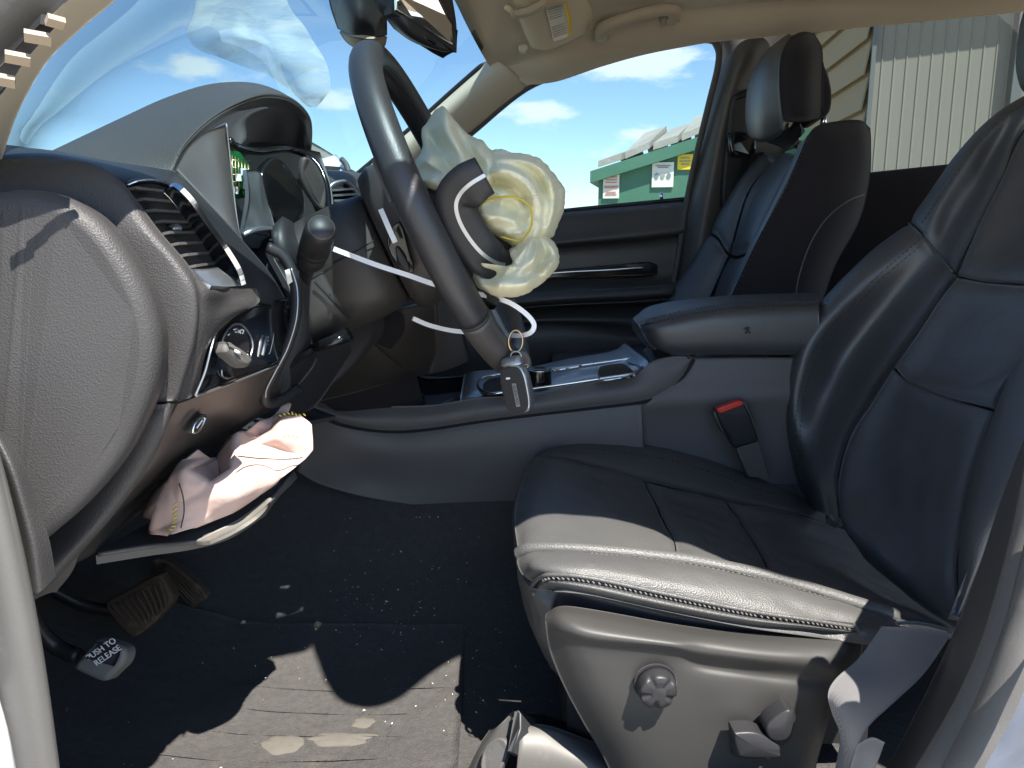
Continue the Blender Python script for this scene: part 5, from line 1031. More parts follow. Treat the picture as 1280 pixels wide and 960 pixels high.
stitches(arm, [(806, 408, 1.186), (826, 401.5, 1.166), (900, 387, 1.16), (995, 382, 1.16), (1034, 381, 1.16)], 'threadd', gap=.006, r=.0008)
tube(arm, 'printed_mark', [(931, 412, 1.149), (934, 409, 1.149), (935, 414, 1.149), (932, 417, 1.149)], .0012, 'dark', n=12, seg=5)
tube(arm, 'printed_mark', [(937, 409, 1.149), (936, 413, 1.149), (938, 417, 1.149)], .0010, 'dark', n=10, seg=5)
# belt buckle
bk = thing('seat_belt_buckle', 'black seat belt buckle with a red release button beside the armrest', 'belt buckle', P(940, 595, 1.15))
solid(bk, 'buckle_body', [(896, 514, 1.125), (929, 503, 1.125), (938, 518, 1.125), (949, 551, 1.13), (918, 560, 1.13), (904, 535, 1.125)], 'black', depth=.02, bev=.004)
solid(bk, 'release_button', [(896, 511, 1.12), (925, 500.5, 1.12), (930, 504, 1.12), (928, 507, 1.12), (902, 517, 1.12), (898, 516, 1.12)], 'red', depth=.012, bev=.002)
solid(bk, 'buckle_bezel', [(891, 517, 1.135), (897, 511, 1.135), (930, 500, 1.135), (935, 505, 1.135), (946, 530, 1.135), (944, 538, 1.135), (902, 540, 1.135)], 'plastic', depth=.012, bev=.003)
solid(bk, 'stalk', [(921, 561, 1.135), (948, 552, 1.135), (963, 597, 1.14), (935, 597, 1.14)], 'rubber', depth=.01, bev=.003)
# ================================================================== DRIVER'S SEAT
ds = thing('driver_seat', "black leather driver's seat with sunlit cushion edge and a stitched side bolster", 'car seat', P(850, 900, .92))
KB, CB = .56, .672
def B(px, py, off=0.0): return PN(px, py, CB + off, KB)
# cushion
surf(ds, 'cushion_bolster', [   # far side
    [(674, 590, 1.22), (702, 572, 1.235), (762, 566, 1.235), (832, 575, 1.235), (905, 596, 1.235), (965, 622, 1.23), (1020, 648, 1.22), (1075, 690, 1.2)],
    [(664, 578, 1.17), (700, 556.5, 1.19), (762, 551, 1.19), (832, 560, 1.19), (902, 580, 1.19), (962, 604, 1.19), (1020, 631, 1.18), (1075, 665, 1.17)],
    [(667, 571, 1.12), (698, 560, 1.13), (765, 562, 1.13), (838, 574, 1.13), (905, 594, 1.13), (965, 616, 1.13), (1025, 637, 1.13), (1075, 665, 1.13)],
    [(671, 567, 1.085), (697, 569, 1.075), (748, 581, 1.065), (804, 597, 1.06), (870, 612, 1.06), (909, 622, 1.06), (975, 635, 1.07), (1050, 656, 1.08)]], 'leatherw', nu=24, nv=60, groove=.005, gw=.010, edges='B', thick=.009, wrinkle=.0015, wscale=22)
c_front = [(671, 569, 1.08), (697, 570, 1.073), (748, 582, 1.063), (804, 598, 1.058)]
surf(ds, 'cushion_panel', [
    [(668, 570, 1.09), (697, 570, 1.073), (748, 582, 1.063), (804, 598, 1.058)],
    [(656, 592, 1.03), (692, 590, 1.01), (760, 606, 1.0), (819, 624, .99)],
    [(646, 620, .94), (684, 616, .92), (765, 632, .905), (830, 650, .90)],
    [(643, 652, .85), (676, 646, .83), (755, 656, .815), (842, 670, .81)],
    [(648, 691, .755), (669, 684, .748), (738, 686, .74), (847, 697.5, .735)]], 'leatherw', nu=36, nv=36, groove=.0045, gw=.010, thick=.009, wrinkle=.0018, wscale=24, edges='TBR')
surf(ds, 'cushion_nose', [
    [(672, 566, 1.14), (668, 570, 1.09), (656, 592, 1.03), (646, 620, .94), (643, 652, .85), (648, 691, .755)],
    [(666, 580, 1.14), (660, 586, 1.09), (650, 606, 1.03), (642, 634, .945), (641, 664, .86), (646, 700, .765)],
    [(672, 610, 1.15), (664, 618, 1.10), (654, 640, 1.04), (647, 670, .96), (645, 695, .87), (649, 722, .775)],
    [(690, 650, 1.15), (682, 660, 1.10), (672, 690, 1.05), (662, 715, .98), (658, 740, .89), (662, 760, .80)]], 'leatherw', nu=24, nv=40, thick=.02, face=(-3, .9, CAMZ))
surf(ds, 'cushion_panel', [
    [(806, 599, 1.056), (838, 607, 1.056), (870, 613.5, 1.056), (907, 622.5, 1.056)],
    [(821, 625, .99), (850, 632, .995), (890, 640, 1.0), (925, 648, 1.0)],
    [(832, 651, .90), (866, 657, .905), (900, 665, .91), (942, 674, .915)],
    [(844, 671, .81), (875, 677, .815), (910, 685, .82), (956, 698, .825)],
    [(849, 698, .734), (885, 704, .73), (923, 711.5, .727), (970, 722, .724)]], 'leatherw', nu=36, nv=24, groove=.0045, gw=.010, thick=.009, wrinkle=.002, wscale=24, bulge=.004)
surf(ds, 'cushion_panel', [
    [(909, 623, 1.056), (960, 633, 1.06), (1000, 642, 1.07), (1050, 657, 1.08), (1120, 680, 1.12)],
    [(927, 649, 1.0), (975, 660, 1.005), (1020, 672, 1.01), (1075, 690, 1.02), (1140, 712, 1.06)],
    [(944, 675, .915), (995, 688, .92), (1045, 702, .93), (1110, 726, .94), (1180, 750, .98)],
    [(958, 699, .825), (1015, 712, .83), (1070, 730, .84), (1145, 756, .85), (1220, 785, .89)],
    [(972, 723, .724), (1040, 742, .72), (1100, 762, .715), (1195, 784, .71), (1280, 808, .73)]], 'leatherw', nu=36, nv=30, groove=.0045, gw=.010, thick=.009, wrinkle=.002, wscale=24, edges='TBL')
cs = [(648, 693, .752), (669, 685.5, .745), (738, 687.5, .737), (848, 699, .732), (923, 713, .725), (971, 724, .722), (1040, 745, .717), (1120, 770, .71)]
surf(ds, 'cushion_bolster', [cs,
    [(646, 702, .73), (672, 694, .715), (738, 696, .705), (845, 709, .70), (925, 726, .695), (985, 742, .692), (1050, 762, .69), (1125, 782, .69)],
    [(652, 718, .715), (676, 707, .69), (738, 708, .68), (842, 726, .678), (932, 747, .676), (1004, 765, .676), (1060, 777, .678), (1130, 789, .68)],
    [(664, 731, .705), (684, 720, .678), (738, 722, .668), (837, 743, .666), (935, 763, .665), (1016, 775, .666), (1064, 783, .67), (1135, 791, .675)]], 'leatherw', nu=26, nv=70, groove=.004, gw=.008, edges='TB', thick=.009, wrinkle=.0012, wscale=30)
surf(ds, 'cushion_side_band', [
    [(666, 733, .704), (685, 722, .677), (738, 724, .667), (837, 745, .665), (935, 765, .664), (1016, 777, .665), (1064, 785, .669), (1135, 793, .674)],
    [(676, 735, .69), (696, 730, .666), (742, 736, .655), (838, 757, .653), (935, 775, .653), (1016, 784, .656), (1064, 790, .66), (1135, 796, .667)],
    [(686, 736, .70), (712, 741, .68), (752, 750, .67), (838, 770, .668), (935, 785, .667), (1016, 789, .667), (1064, 794, .67), (1135, 798, .675)]], 'leatherw', nu=16, nv=70, groove=.004, gw=.006, edges='T', thick=.01)
surf(ds, 'side_gap', [[(664, 740, .70), (712, 741, .685), (752, 749, .675), (838, 769, .672), (935, 784, .672), (1016, 789, .672), (1135, 798, .68)], [(680, 775, .70), (712, 772, .69), (752, 778, .69), (838, 795, .69), (935, 808, .69), (1016, 812, .69), (1135, 815, .69)]], 'suede', nu=6, nv=24, thick=.01)
tube(ds, 'seam_backing', [(x, y + 1, Y + .011) for x, y, Y in cs], .0085, 'leatherw', n=60, seg=10)
tube(ds, 'piping', [(665, 732, .700), (674, 723, .684), (690, 718.5, .672), (738, 722.5, .662), (837, 743.5, .660), (935, 763.5, .659), (1016, 775.5, .661), (1066, 783.5, .666)], .0020, 'leatherw', n=80, seg=8)
stitches(ds, [(676, 727, .678), (690, 723, .668), (738, 727.5, .659), (837, 748.5, .657), (935, 768, .656), (1016, 779.5, .659), (1066, 787, .664)], 'thread', gap=.0042, r=.0008, zig=.0009)
off1 = [(650, 699, .745), (671, 690.5, .735), (738, 691.5, .727), (848, 703, .722), (923, 717, .716), (971, 728, .713), (1040, 749, .708)]
stitches(ds, off1, 'thread', gap=.0046, r=.0006)
stitches(ds, [(650, 688, .748), (670, 681, .742), (738, 682.5, .735), (848, 694, .729), (923, 707.5, .722), (971, 719, .719), (1040, 739, .714)], 'thread', gap=.0046, r=.0005)
stitches(ds, [(676, 566, 1.12), (700, 561.5, 1.125), (765, 563.5, 1.122), (838, 575.5, 1.122), (905, 595.5, 1.122), (965, 617.5, 1.122), (1020, 637, 1.122)], 'threadd', gap=.007, r=.0008)
# leather skirt below the nose
surf(ds, 'cushion_skirt', [[(644, 692, .775), (649, 712, .74), (663, 733, .705), (700, 738, .69)], [(648, 728, .78), (655, 742, .74), (670, 755, .70), (690, 762, .685)], [(660, 775, .79), (668, 790, .75), (678, 800, .71), (690, 800, .69)], [(682, 825, .80), (694, 840, .76), (706, 850, .72), (716, 850, .70)]], 'leatherw', nu=24, nv=24, thick=.01, wrinkle=.0015, wscale=40)
# plastic side panel
sp2 = surf(ds, 'side_panel', [
    [(683, 766, .672), (702, 757.5, .668), (745, 762.5, .665), (837, 779, .662), (900, 788, .662), (955, 792.5, .662), (1010, 795.5, .662), (1058, 798, .664), (1080, 801, .68)],
    [(681, 772, .66), (703, 768, .648), (745, 775, .642), (837, 790, .638), (900, 799, .638), (955, 805, .64), (1010, 810, .642), (1056, 815, .648), (1076, 820, .68)],
    [(682, 782, .655), (706, 785, .636), (745, 794, .626), (837, 805, .622), (875, 813, .626), (950, 822, .628), (1010, 828, .632), (1050, 834, .64), (1066, 838, .68)],
    [(684, 798, .654), (712, 804, .638), (750, 812, .631), (837, 818, .628), (872, 830, .634), (945, 840, .636), (1005, 846, .638), (1042, 852, .645), (1054, 856, .68)],
    [(690, 822, .653), (722, 830, .638), (758, 838, .632), (835, 842, .630), (885, 848, .630), (945, 856, .632), (1000, 864, .633), (1034, 870, .642), (1044, 872, .68)],
    [(706, 860, .652), (738, 868, .638), (772, 874, .632), (835, 880, .630), (885, 884, .630), (940, 890, .630), (990, 896, .632), (1024, 900, .641), (1036, 902, .68)],
    [(730, 905, .652), (762, 912, .638), (792, 916, .632), (840, 920, .630), (885, 924, .630), (935, 928, .630), (980, 932, .632), (1012, 934, .641), (1026, 936, .68)],
    [(752, 942, .652), (782, 948, .638), (812, 952, .632), (850, 955, .630), (885, 958, .630), (930, 960, .630), (970, 962, .632), (1004, 964, .641), (1018, 966, .68)],
    [(772, 985, .652), (800, 990, .638), (830, 992, .632), (860, 994, .630), (885, 996, .630), (925, 998, .630), (960, 998, .632), (994, 998, .641), (1008, 998, .68)]], 'seatplastic', nu=70, nv=70, thick=.012)
box(ds, 'seat_light_blocker', W(.24, .92, -.475), (.16, .20, .05), 'black')  # unseen box added under the cushion to block a strip of sun
kc = P(820, 857, .6225); kx = XA; kz = Vector((0, -.10, 1)).normalized(); ky_ = kz.cross(kx)
if ky_.y > 0: ky_ = -ky_
lp = []
for h, r, sc in ((-.004, .0178, 0), (.002, .0178, 0), (.008, .0174, .0), (.013, .0170, .03), (.017, .0164, .07), (.0185, .0150, .09), (.0187, .011, .06), (.0182, .007, 0)):
    l_c = []
    for i in range(60):
        a = 2 * math.pi * i / 60
        rr = r * (1 - sc * max(0, math.cos(5 * a + 2.2)) ** 2)
        l_c.append(kc + ky_ * (h * .62 - (.0022 * max(0, math.cos(5 * a + 2.2)) ** 2 if sc > .02 else 0)) + kx * (rr * math.cos(a)) + kz * (rr * math.sin(a)))
    lp.append(l_c)
loft(ds, 'lumbar_knob', lp, 'black')
tube(ds, 'knob_gap', [kc + ky_ * (-.004) + kx * .0186 * math.cos(a) + kz * .0186 * math.sin(a) for a in [2 * math.pi * i / 40 for i in range(40)]], .0012, 'suede', seg=6, closed=True)
solid(ds, 'switch_slot', [(914, 918, .624), (920, 913, .624), (950, 916, .624), (958, 906, .624), (972, 891, .626), (988, 887, .626), (995, 897, .626), (990, 922, .626), (977, 936, .625), (974, 948, .624), (924, 948, .624), (916, 938, .624)], 'black', depth=.002, bev=.0008, n=50)
solid(ds, 'recline_switch', [(983, 889, .604), (990, 890, .604), (993, 898, .604), (989, 918, .604), (979, 927, .604), (964, 925, .604), (958, 912, .604), (966, 900, .604)], 'black', depth=.018, bev=.0022, n=36, dome=.0015)
solid(ds, 'slide_switch', [(918, 920, .604), (923, 916.5, .604), (948, 917.5, .604), (973, 933, .604), (975.5, 940, .604), (972, 948, .604), (930, 947.5, .604), (922, 940, .604)], 'black', depth=.018, bev=.0022, n=36, dome=.0015)
# backrest
surf(ds, 'backrest_bolster', [
    [(1140, 290, 1.25), (1135, 277.5, 1.20), (1150, 292, 1.14), B(1172, 318, -.006), B(1190, 340)],
    [(1080, 340, 1.26), (1069, 331, 1.21), (1085, 346, 1.15), B(1118, 375, -.008), B(1152, 399)],
    [(1022, 405, 1.26), (1009, 399, 1.21), (1024, 412, 1.15), B(1065, 438, -.008), B(1113, 457)],
    [(996, 455, 1.26), (985, 450, 1.21), (1000, 462, 1.15), B(1040, 485, -.008), B(1083, 504)],
    [(990, 508, 1.26), (978, 505, 1.21), (990, 515, 1.15), B(1022, 532, -.008), B(1058, 545)],
    [(996, 562, 1.25), (985, 562, 1.20), (996, 570, 1.15), B(1016, 582, -.006), B(1043, 598)],
    [(1016, 640, 1.22), (1006, 630, 1.19), (1014, 636, 1.15), B(1030, 642, -.01), B(1048, 652)]], 'leather', nu=60, nv=30, groove=.0045, gw=.010, edges='TR', thick=.009, wrinkle=.0015, wscale=18)
surf(ds, 'backrest_shoulder', [
    [(1345, 80, 1.16), (1340, 92, 1.12), B(1345, 100, -.01), B(1350, 106, 0), B(1352, 112)],
    [(1292, 122, 1.22), (1284, 117, 1.17), (1284, 124, 1.13), B(1284, 138, -.012), B(1282, 158)],
    [(1246, 152, 1.24), (1240, 146, 1.19), (1243, 156, 1.14), B(1246, 185, -.006), B(1247, 225)],
    [(1208, 195, 1.25), (1200, 187, 1.20), (1207, 200, 1.14), B(1214, 240, -.006), B(1218, 283)],
    [(1172, 246, 1.25), (1165, 235, 1.20), (1174, 250, 1.14), B(1186, 285, -.006), B(1200, 318)],
    [(1140, 288, 1.25), (1135.5, 276.5, 1.20), (1151, 290, 1.14), B(1173, 316, -.006), B(1191, 338)]], 'leather', nu=50, nv=30, groove=.0045, gw=.010, edges='BR', thick=.009, wrinkle=.0012, wscale=18)
surf(ds, 'backrest_panel', [
    [B(1354, 112), B(1400, 110, .02), B(1470, 110, .02)],
    [B(1284, 158), B(1330, 165, .03), B(1420, 170, .03)],
    [B(1249, 225), B(1300, 235, .035), B(1390, 240, .035)],
    [B(1220, 283), B(1275, 295, .035), B(1370, 300, .035)],
    [B(1193, 341), B(1232, 348.5, .015), B(1290, 352, .015), ][:3]], 'leather', nu=50, nv=30, groove=.006, gw=.012, edges='BL', thick=.009, wrinkle=.002, wscale=16, bulge=.004)
surf(ds, 'backrest_panel', [
    [B(1193, 345), B(1232, 352.5, .015), B(1290, 356, .015), B(1370, 356, .015)],
    [B(1172, 374), B(1215, 388, .025), B(1275, 398, .025), B(1350, 400, .02)],
    [B(1154, 402), B(1190, 425, .025), B(1255, 445, .025), B(1310, 440, .015)],
    [B(1132, 434), B(1165, 462, .025), B(1220, 480, .02), B(1262, 470, .005)],
    [B(1115, 457), B(1134, 473, .01), B(1182, 492, .01), B(1238, 508, 0)]], 'leather', nu=36, nv=36, groove=.006, gw=.012, edges='TBL', thick=.009, wrinkle=.002, wscale=16, bulge=.004)
surf(ds, 'backrest_panel', [
    [B(1114, 460), B(1133, 476, .01), B(1182, 496, .01), B(1237, 512, 0)],
    [B(1085, 506), B(1112, 525, .02), B(1160, 545, .02), B(1221, 560, 0)],
    [B(1060, 546), B(1095, 575, .022), B(1145, 595, .02), B(1206, 612, 0)],
    [B(1046, 600), B(1085, 630, .015), B(1135, 655, .015), B(1196, 668, 0)],
    [B(1050, 653), B(1095, 690, .0), B(1145, 725, .0), B(1191, 725, -.01)],
    [B(1070, 690, .02), B(1110, 725, .02), B(1155, 760, .02), B(1200, 790, .01)]], 'leather', nu=50, nv=36, groove=.0045, gw=.010, edges='TLR', thick=.009, wrinkle=.002, wscale=16)
surf(ds, 'backrest_bolster', [
    [B(1300, 415, .0), B(1320, 410, -.03), (1360, 420, .72), (1390, 440, .74)],
    [B(1264, 460, .0), B(1280, 450, -.03), (1320, 470, .71), (1350, 490, .73)],
    [B(1240, 510, .0), B(1258, 505, -.035), (1296, 530, .70), (1320, 540, .72)],
    [B(1222, 560, .0), B(1238, 560, -.035), (1272, 585, .695), (1290, 595, .715)],
    [B(1207, 612, .0), B(1220, 615, -.035), (1254, 632, .69), (1268, 640, .71)],
    [B(1197, 668, .0), B(1208, 672, -.03), (1234, 682, .69), (1246, 688, .71)],
    [B(1191, 728, .0), B(1198, 730, -.008), (1212, 734, .69), (1222, 738, .71)],
    [B(1192, 775, .0), B(1195, 775, -.01), (1200, 775, .69), (1206, 776, .71)]], 'leather', nu=50, nv=26, groove=.006, gw=.010, edges='L', thick=.009)
bp_ = [(1000, 640, 1.135), (990, 610, 1.138), (984, 570, 1.14), (981, 520, 1.14), (988, 470, 1.14), (1008, 420, 1.14), (1040, 382, 1.14), (1082, 336, 1.14), (1142, 284, 1.135)]
stitches(ds, [(x + 14, y + 10, Y - .012) for x, y, Y in bp_], 'threadd', gap=.007, r=.0008)
stitches(ds, [(x + 20, y + 13, Y - .018) for x, y, Y in bp_], 'threadd', gap=.007, r=.0007)
stitches(ds, [(1150, 282, 1.13), (1180, 238, 1.13), (1213, 192, 1.13), (1250, 152, 1.13), (1286, 126, 1.12)], 'threadd', gap=.007, r=.0008)
tube(ds, 'cross_seam', [(1136, 279, 1.195), (1150, 292, 1.135), B(1172, 317, -.022), B(1191, 340, -.006)], .0016, 'leather', n=20, seg=6)
surf(ds, 'backrest_shell', [[(1160, 285, 1.25), B(1240, 160, .065), B(1330, 110, .07), B(1480, 100, .07)], [(1095, 340, 1.25), B(1170, 330, .06), B(1290, 280, .07), B(1480, 280, .07)], [(1015, 450, 1.25), B(1090, 460, .055), B(1230, 460, .06), B(1400, 450, .05)], [(1015, 560, 1.23), B(1060, 570, .055), B(1150, 580, .05), B(1240, 560, .03)]], 'leather', nu=30, nv=30, thick=.02)
hr = loft(ds, 'headrest', [sup(P(x, y, 1.0), YA, ZA, a, b, 32, 3) for x, y, a, b in ((1335, 30, .06, .04), (1339, 30, .10, .07), (1355, 28, .12, .085), (1400, 26, .125, .09), (1462, 28, .12, .085), (1477, 28, .09, .06))], 'leather')
# seat track
tr = thing('seat_track', 'silver grey seat rail cover with a black end cap on the carpet below the seat', 'seat rail', P(680, 930, .68))
surf(tr, 'rail_cover', [[(651, 903, .70), (690, 908, .70), (740, 926, .705), (800, 945, .71)], [(651, 912, .685), (690, 917, .685), (740, 936, .69), (800, 955, .70)], [(648, 940, .67), (690, 945, .67), (750, 960, .67), (800, 980, .69)], [(644, 985, .665), (690, 990, .665), (750, 1000, .665), (800, 1010, .68)]], 'railgrey', nu=16, nv=20, thick=.006)
surf(tr, 'rail', [[(652, 890, .73), (690, 896, .73), (745, 918, .735), (800, 930, .74)], [(651, 903, .715), (690, 908, .715), (742, 928, .715), (800, 945, .72)]], 'gloss', nu=8, nv=16, thick=.006)
solid(tr, 'end_plate', [(642, 889, .70), (647, 887, .70), (651, 890, .70), (650, 910, .68), (640, 940, .668), (633, 940, .67), (638, 915, .69)], 'black', depth=.02, bev=.002)
surf(tr, 'bracket', [[(642, 888, .715), (638, 912, .70), (630, 940, .69), (620, 990, .68)], [(622, 908, .715), (612, 925, .71), (600, 950, .70), (590, 995, .69)], [(612, 912, .74), (600, 930, .73), (585, 960, .72), (570, 1000, .71)]], 'rubber', nu=14, nv=20, thick=.01)
solid(tr, 'round_cap', [(613, 926, .693), (624, 922, .690), (633, 928, .685), (633, 945, .68), (622, 968, .675), (606, 975, .678), (600, 958, .685), (604, 938, .692)], 'rubber', depth=.008, bev=.002, n=30)
# lap belt
bl_ = thing('seat_belt', 'grey seat belt webbing folded down between the seat and the door pillar', 'seat belt', P(1080, 880, .58))
surf(bl_, 'webbing', [[(1102, 783, .615), (1145, 785, .605), (1190, 792, .60)], [(1074, 822, .60), (1112, 832, .585), (1154, 843, .575)], [(1045, 848, .585), (1078, 864, .57), (1112, 883, .562)], [(1035, 868, .578), (1062, 888, .562), (1086, 908, .555)], [(1040, 892, .578), (1056, 914, .56), (1072, 932, .552)], [(1050, 920, .585), (1054, 944, .565), (1062, 960, .555)], [(1044, 960, .59), (1044, 985, .575), (1048, 1005, .565)]], 'belt', nu=50, nv=16, thick=.002)
surf(bl_, 'webbing_return', [[(1072, 930, .552), (1090, 922, .548), (1106, 928, .545)], [(1066, 948, .552), (1084, 945, .546), (1098, 950, .543)], [(1058, 975, .555), (1074, 975, .548), (1086, 980, .545)], [(1050, 1005, .56), (1064, 1005, .552), (1074, 1008, .55)]], 'belt', nu=16, nv=12, thick=.002)
tube(bl_, 'webbing_edge', [(1120, 779, .625), (1150, 779, .622), (1186, 788, .615), (1184, 794, .608)], .0016, 'belt', n=16, seg=6)

# ================================================================== PASSENGER SEAT
ps = thing('passenger_seat', 'black leather passenger seat with a cloth side and bright sky-lit front', 'car seat', P(960, 520, 1.68))
surf(ps, 'backrest_bolster', [[(958, 190, 1.95), (950, 190, 1.90), (955, 191, 1.86), (968, 201, 1.84)], [(924, 232, 1.95), (920, 230, 1.90), (922, 234, 1.86), (932, 238, 1.83)], [(892, 290, 1.95), (886, 289, 1.90), (896, 296, 1.86), (909, 316, 1.83)]], 'leather', nu=24, nv=16, groove=.008, gw=.012, edges='BR', thick=.05)
surf(ps, 'backrest_bolster', [[(890, 293, 1.95), (885, 291, 1.90), (895, 299, 1.86), (908, 319, 1.83)], [(866, 336, 1.95), (860, 334, 1.90), (872, 340, 1.86), (897, 346, 1.83)], [(838, 376, 1.95), (830, 374, 1.90), (845, 380, 1.86), (882, 382, 1.83)], [(818, 420, 1.95), (810, 420, 1.90), (830, 420, 1.86), (872, 420, 1.83)]], 'leather', nu=24, nv=16, groove=.008, gw=.012, edges='TR', thick=.05)
surf(ps, 'backrest_panel', [[(967, 200, 1.84), (980, 192, 1.76), (992, 192, 1.64), (995, 193, 1.60)], [(934, 238, 1.83), (950, 240, 1.78), (964, 243, 1.64), (970, 246, 1.59)], [(910, 317, 1.83), (918, 318, 1.78), (928, 314, 1.64), (936, 310, 1.59)]], 'leather', nu=24, nv=24, groove=.008, gw=.012, edges='BLR', thick=.04, bulge=.006)
surf(ps, 'backrest_panel', [[(909, 321, 1.83), (917, 322, 1.78), (927, 318, 1.64), (934, 314, 1.59)], [(896, 348, 1.83), (904, 350, 1.78), (912, 350, 1.64), (917, 350, 1.59)], [(874, 420, 1.83), (880, 420, 1.78), (886, 420, 1.64), (892, 420, 1.59)]], 'leather', nu=20, nv=20, groove=.008, gw=.012, edges='TLR', thick=.04)
surf(ps, 'backrest_bolster', [[(994, 194, 1.60), (998, 184, 1.56), (1003, 176, 1.50), (1008, 172, 1.48)], [(969, 247, 1.59), (975, 236, 1.53), (984, 220, 1.48), (990, 214, 1.465)], [(935, 313, 1.59), (942, 300, 1.52), (956, 276, 1.47), (962, 270, 1.455)], [(912, 355, 1.59), (918, 345, 1.52), (932, 326, 1.47), (938, 318, 1.455)], [(880, 430, 1.59), (885, 420, 1.52), (895, 400, 1.47), (905, 390, 1.455)]], 'leather', nu=40, nv=16, groove=.005, gw=.008, edges='L', thick=.03)
surf(ps, 'cloth_side', [[(1008, 171, 1.482), (1020, 158, 1.47), (1042, 152, 1.48), (1074, 150, 1.50), (1088, 160, 1.53)], [(1001, 190, 1.472), (1025, 180, 1.455), (1050, 178, 1.455), (1078, 178, 1.48), (1089, 182, 1.53)], [(985, 224, 1.464), (1020, 220, 1.445), (1050, 220, 1.45), (1076, 222, 1.48), (1087, 226, 1.53)], [(960, 274, 1.455), (1000, 275, 1.44), (1035, 276, 1.45), (1060, 276, 1.48), (1074, 278, 1.53)], [(936, 322, 1.455), (970, 325, 1.44), (1008, 328, 1.45), (1030, 330, 1.48), (1045, 332, 1.53)], [(905, 390, 1.455), (945, 390, 1.44), (985, 390, 1.45), (1010, 390, 1.48), (1025, 390, 1.53)]], 'suede', nu=40, nv=30, thick=.03)
stitches(ps, [(1010, 174, 1.476), (993, 214, 1.459), (965, 270, 1.449), (941, 318, 1.449), (910, 385, 1.449)], 'threadd', gap=.009, r=.001)
tube(ps, 'back_piping', [(994, 372, 1.432), (998, 348, 1.432), (1008, 316, 1.434), (1022, 288, 1.436), (1040, 266, 1.438), (1062, 250, 1.452), (1080, 243, 1.485)], .0013, 'leather', n=40, seg=6)
surf(ps, 'back_shell', [[(1080, 205, 1.56), (1084, 180, 1.70), (1082, 180, 1.90)], [(1076, 245, 1.56), (1080, 240, 1.70), (1080, 240, 1.90)], [(1020, 390, 1.56), (1020, 390, 1.70), (1020, 390, 1.90)]], 'suede', nu=16, nv=10, thick=.03, face=(3, 1.7, CAMZ))
surf(ps, 'cushion', [[(690, 470, 1.46), (780, 462, 1.45), (900, 450, 1.45), (960, 440, 1.45)], [(690, 455, 1.68), (780, 448, 1.68), (880, 430, 1.68), (940, 420, 1.68)], [(690, 440, 1.90), (770, 435, 1.90), (850, 420, 1.90), (900, 410, 1.90)]], 'leather', nu=16, nv=16, thick=.08)
ph = thing('passenger_headrest', 'leather and cloth headrest on chrome posts above the passenger seat', 'headrest', P(985, 180, 1.68))
surf(ph, 'leather_pad', [[(985, 46, 1.78), (984, 43, 1.72), (988, 43, 1.64), (990, 48, 1.585)], [(960, 66, 1.83), (958, 64, 1.78), (966, 62, 1.66), (976, 66, 1.58)], [(940, 98, 1.83), (938, 97, 1.78), (952, 96, 1.64), (973, 98, 1.57)], [(934, 138, 1.83), (932, 138, 1.78), (946, 142, 1.64), (975, 138, 1.57)], [(937, 168, 1.83), (936, 168, 1.78), (950, 172, 1.66), (978, 160, 1.58)], [(952, 172, 1.82), (948, 178, 1.76), (962, 176, 1.66), (977, 168, 1.60)]], 'leather', nu=40, nv=24, thick=.03, groove=.004, gw=.008, edges='R')
surf(ph, 'cloth_side', [[(988, 46, 1.59), (998, 41, 1.59), (1008, 39.5, 1.60), (1018, 42, 1.62)], [(976, 70, 1.575), (994, 66, 1.555), (1012, 64, 1.56), (1028, 62, 1.60)], [(974, 105, 1.565), (992, 104, 1.545), (1012, 103, 1.55), (1028, 102, 1.60)], [(977, 140, 1.568), (994, 140, 1.548), (1012, 139, 1.555), (1027, 137, 1.60)], [(980, 152, 1.59), (996, 153, 1.58), (1012, 151, 1.58), (1025, 147, 1.61)]], 'suede', nu=30, nv=24, thick=.03)
solid(ph, 'wing', [(1024, 74, 1.60), (1032, 82, 1.60), (1038, 98, 1.60), (1041, 120, 1.60), (1038, 139, 1.60), (1028, 146, 1.60), (1020, 140, 1.60), (1018, 100, 1.60)], 'suede', depth=.16, bev=.012, n=36, seg=5, nrm=(-.2, -1, 0))
surf(ph, 'base', [[(952, 176, 1.78), (975, 172, 1.66), (1000, 156, 1.60)], [(975, 184, 1.76), (985, 180, 1.66), (1002, 164, 1.62)], [(980, 190, 1.74), (988, 186, 1.66), (1000, 172, 1.63)]], 'black', nu=10, nv=10, thick=.02)
tube(ph, 'post', [(1031, 140, 1.62), (1028, 162, 1.62)], .006, 'chrome', seg=12); tube(ph, 'post', [(999, 160, 1.72), (993, 186, 1.72)], .006, 'chrome', seg=12)

# ================================================================== PEDALS
br = thing('brake_pedal', 'worn ribbed rubber brake pedal in the dark footwell', 'pedal', P(180, 790, .88))
bo = [(131, 754), (150, 742), (195, 719), (204, 724), (214, 741), (214, 754), (195, 776), (170, 796), (157, 793), (140, 774)]
def brY(x, y): return .86 + (y - 720) * -.0002
solid(br, 'pedal_pad', [(x, y, brY(x, y)) for x, y in bo], 'pedalrub', depth=.018, bev=.004, n=50)
for k in range(9):
    f = k / 8
    tube(br, 'rib', [(139 + 60 * f, 757 - 32 * f, .852), (158 + 48 * f, 776 - 28 * f, .85), (167 + 40 * f, 788 - 28 * f, .848)], .0016, 'pedalrub', n=8, seg=6)
tube(br, 'pedal_arm', [(60, 735, .87), (100, 755, .88), (140, 764, .885)], .007, 'black', n=12, seg=8, squash=2)
ac = thing('accelerator_pedal', 'narrow ribbed accelerator pedal right of the brake pedal', 'pedal', P(230, 745, 1.0))
ao = [(188, 702), (200, 699), (214, 705), (236, 722), (258, 744), (254, 752), (240, 761), (232, 750), (218, 732), (200, 716)]
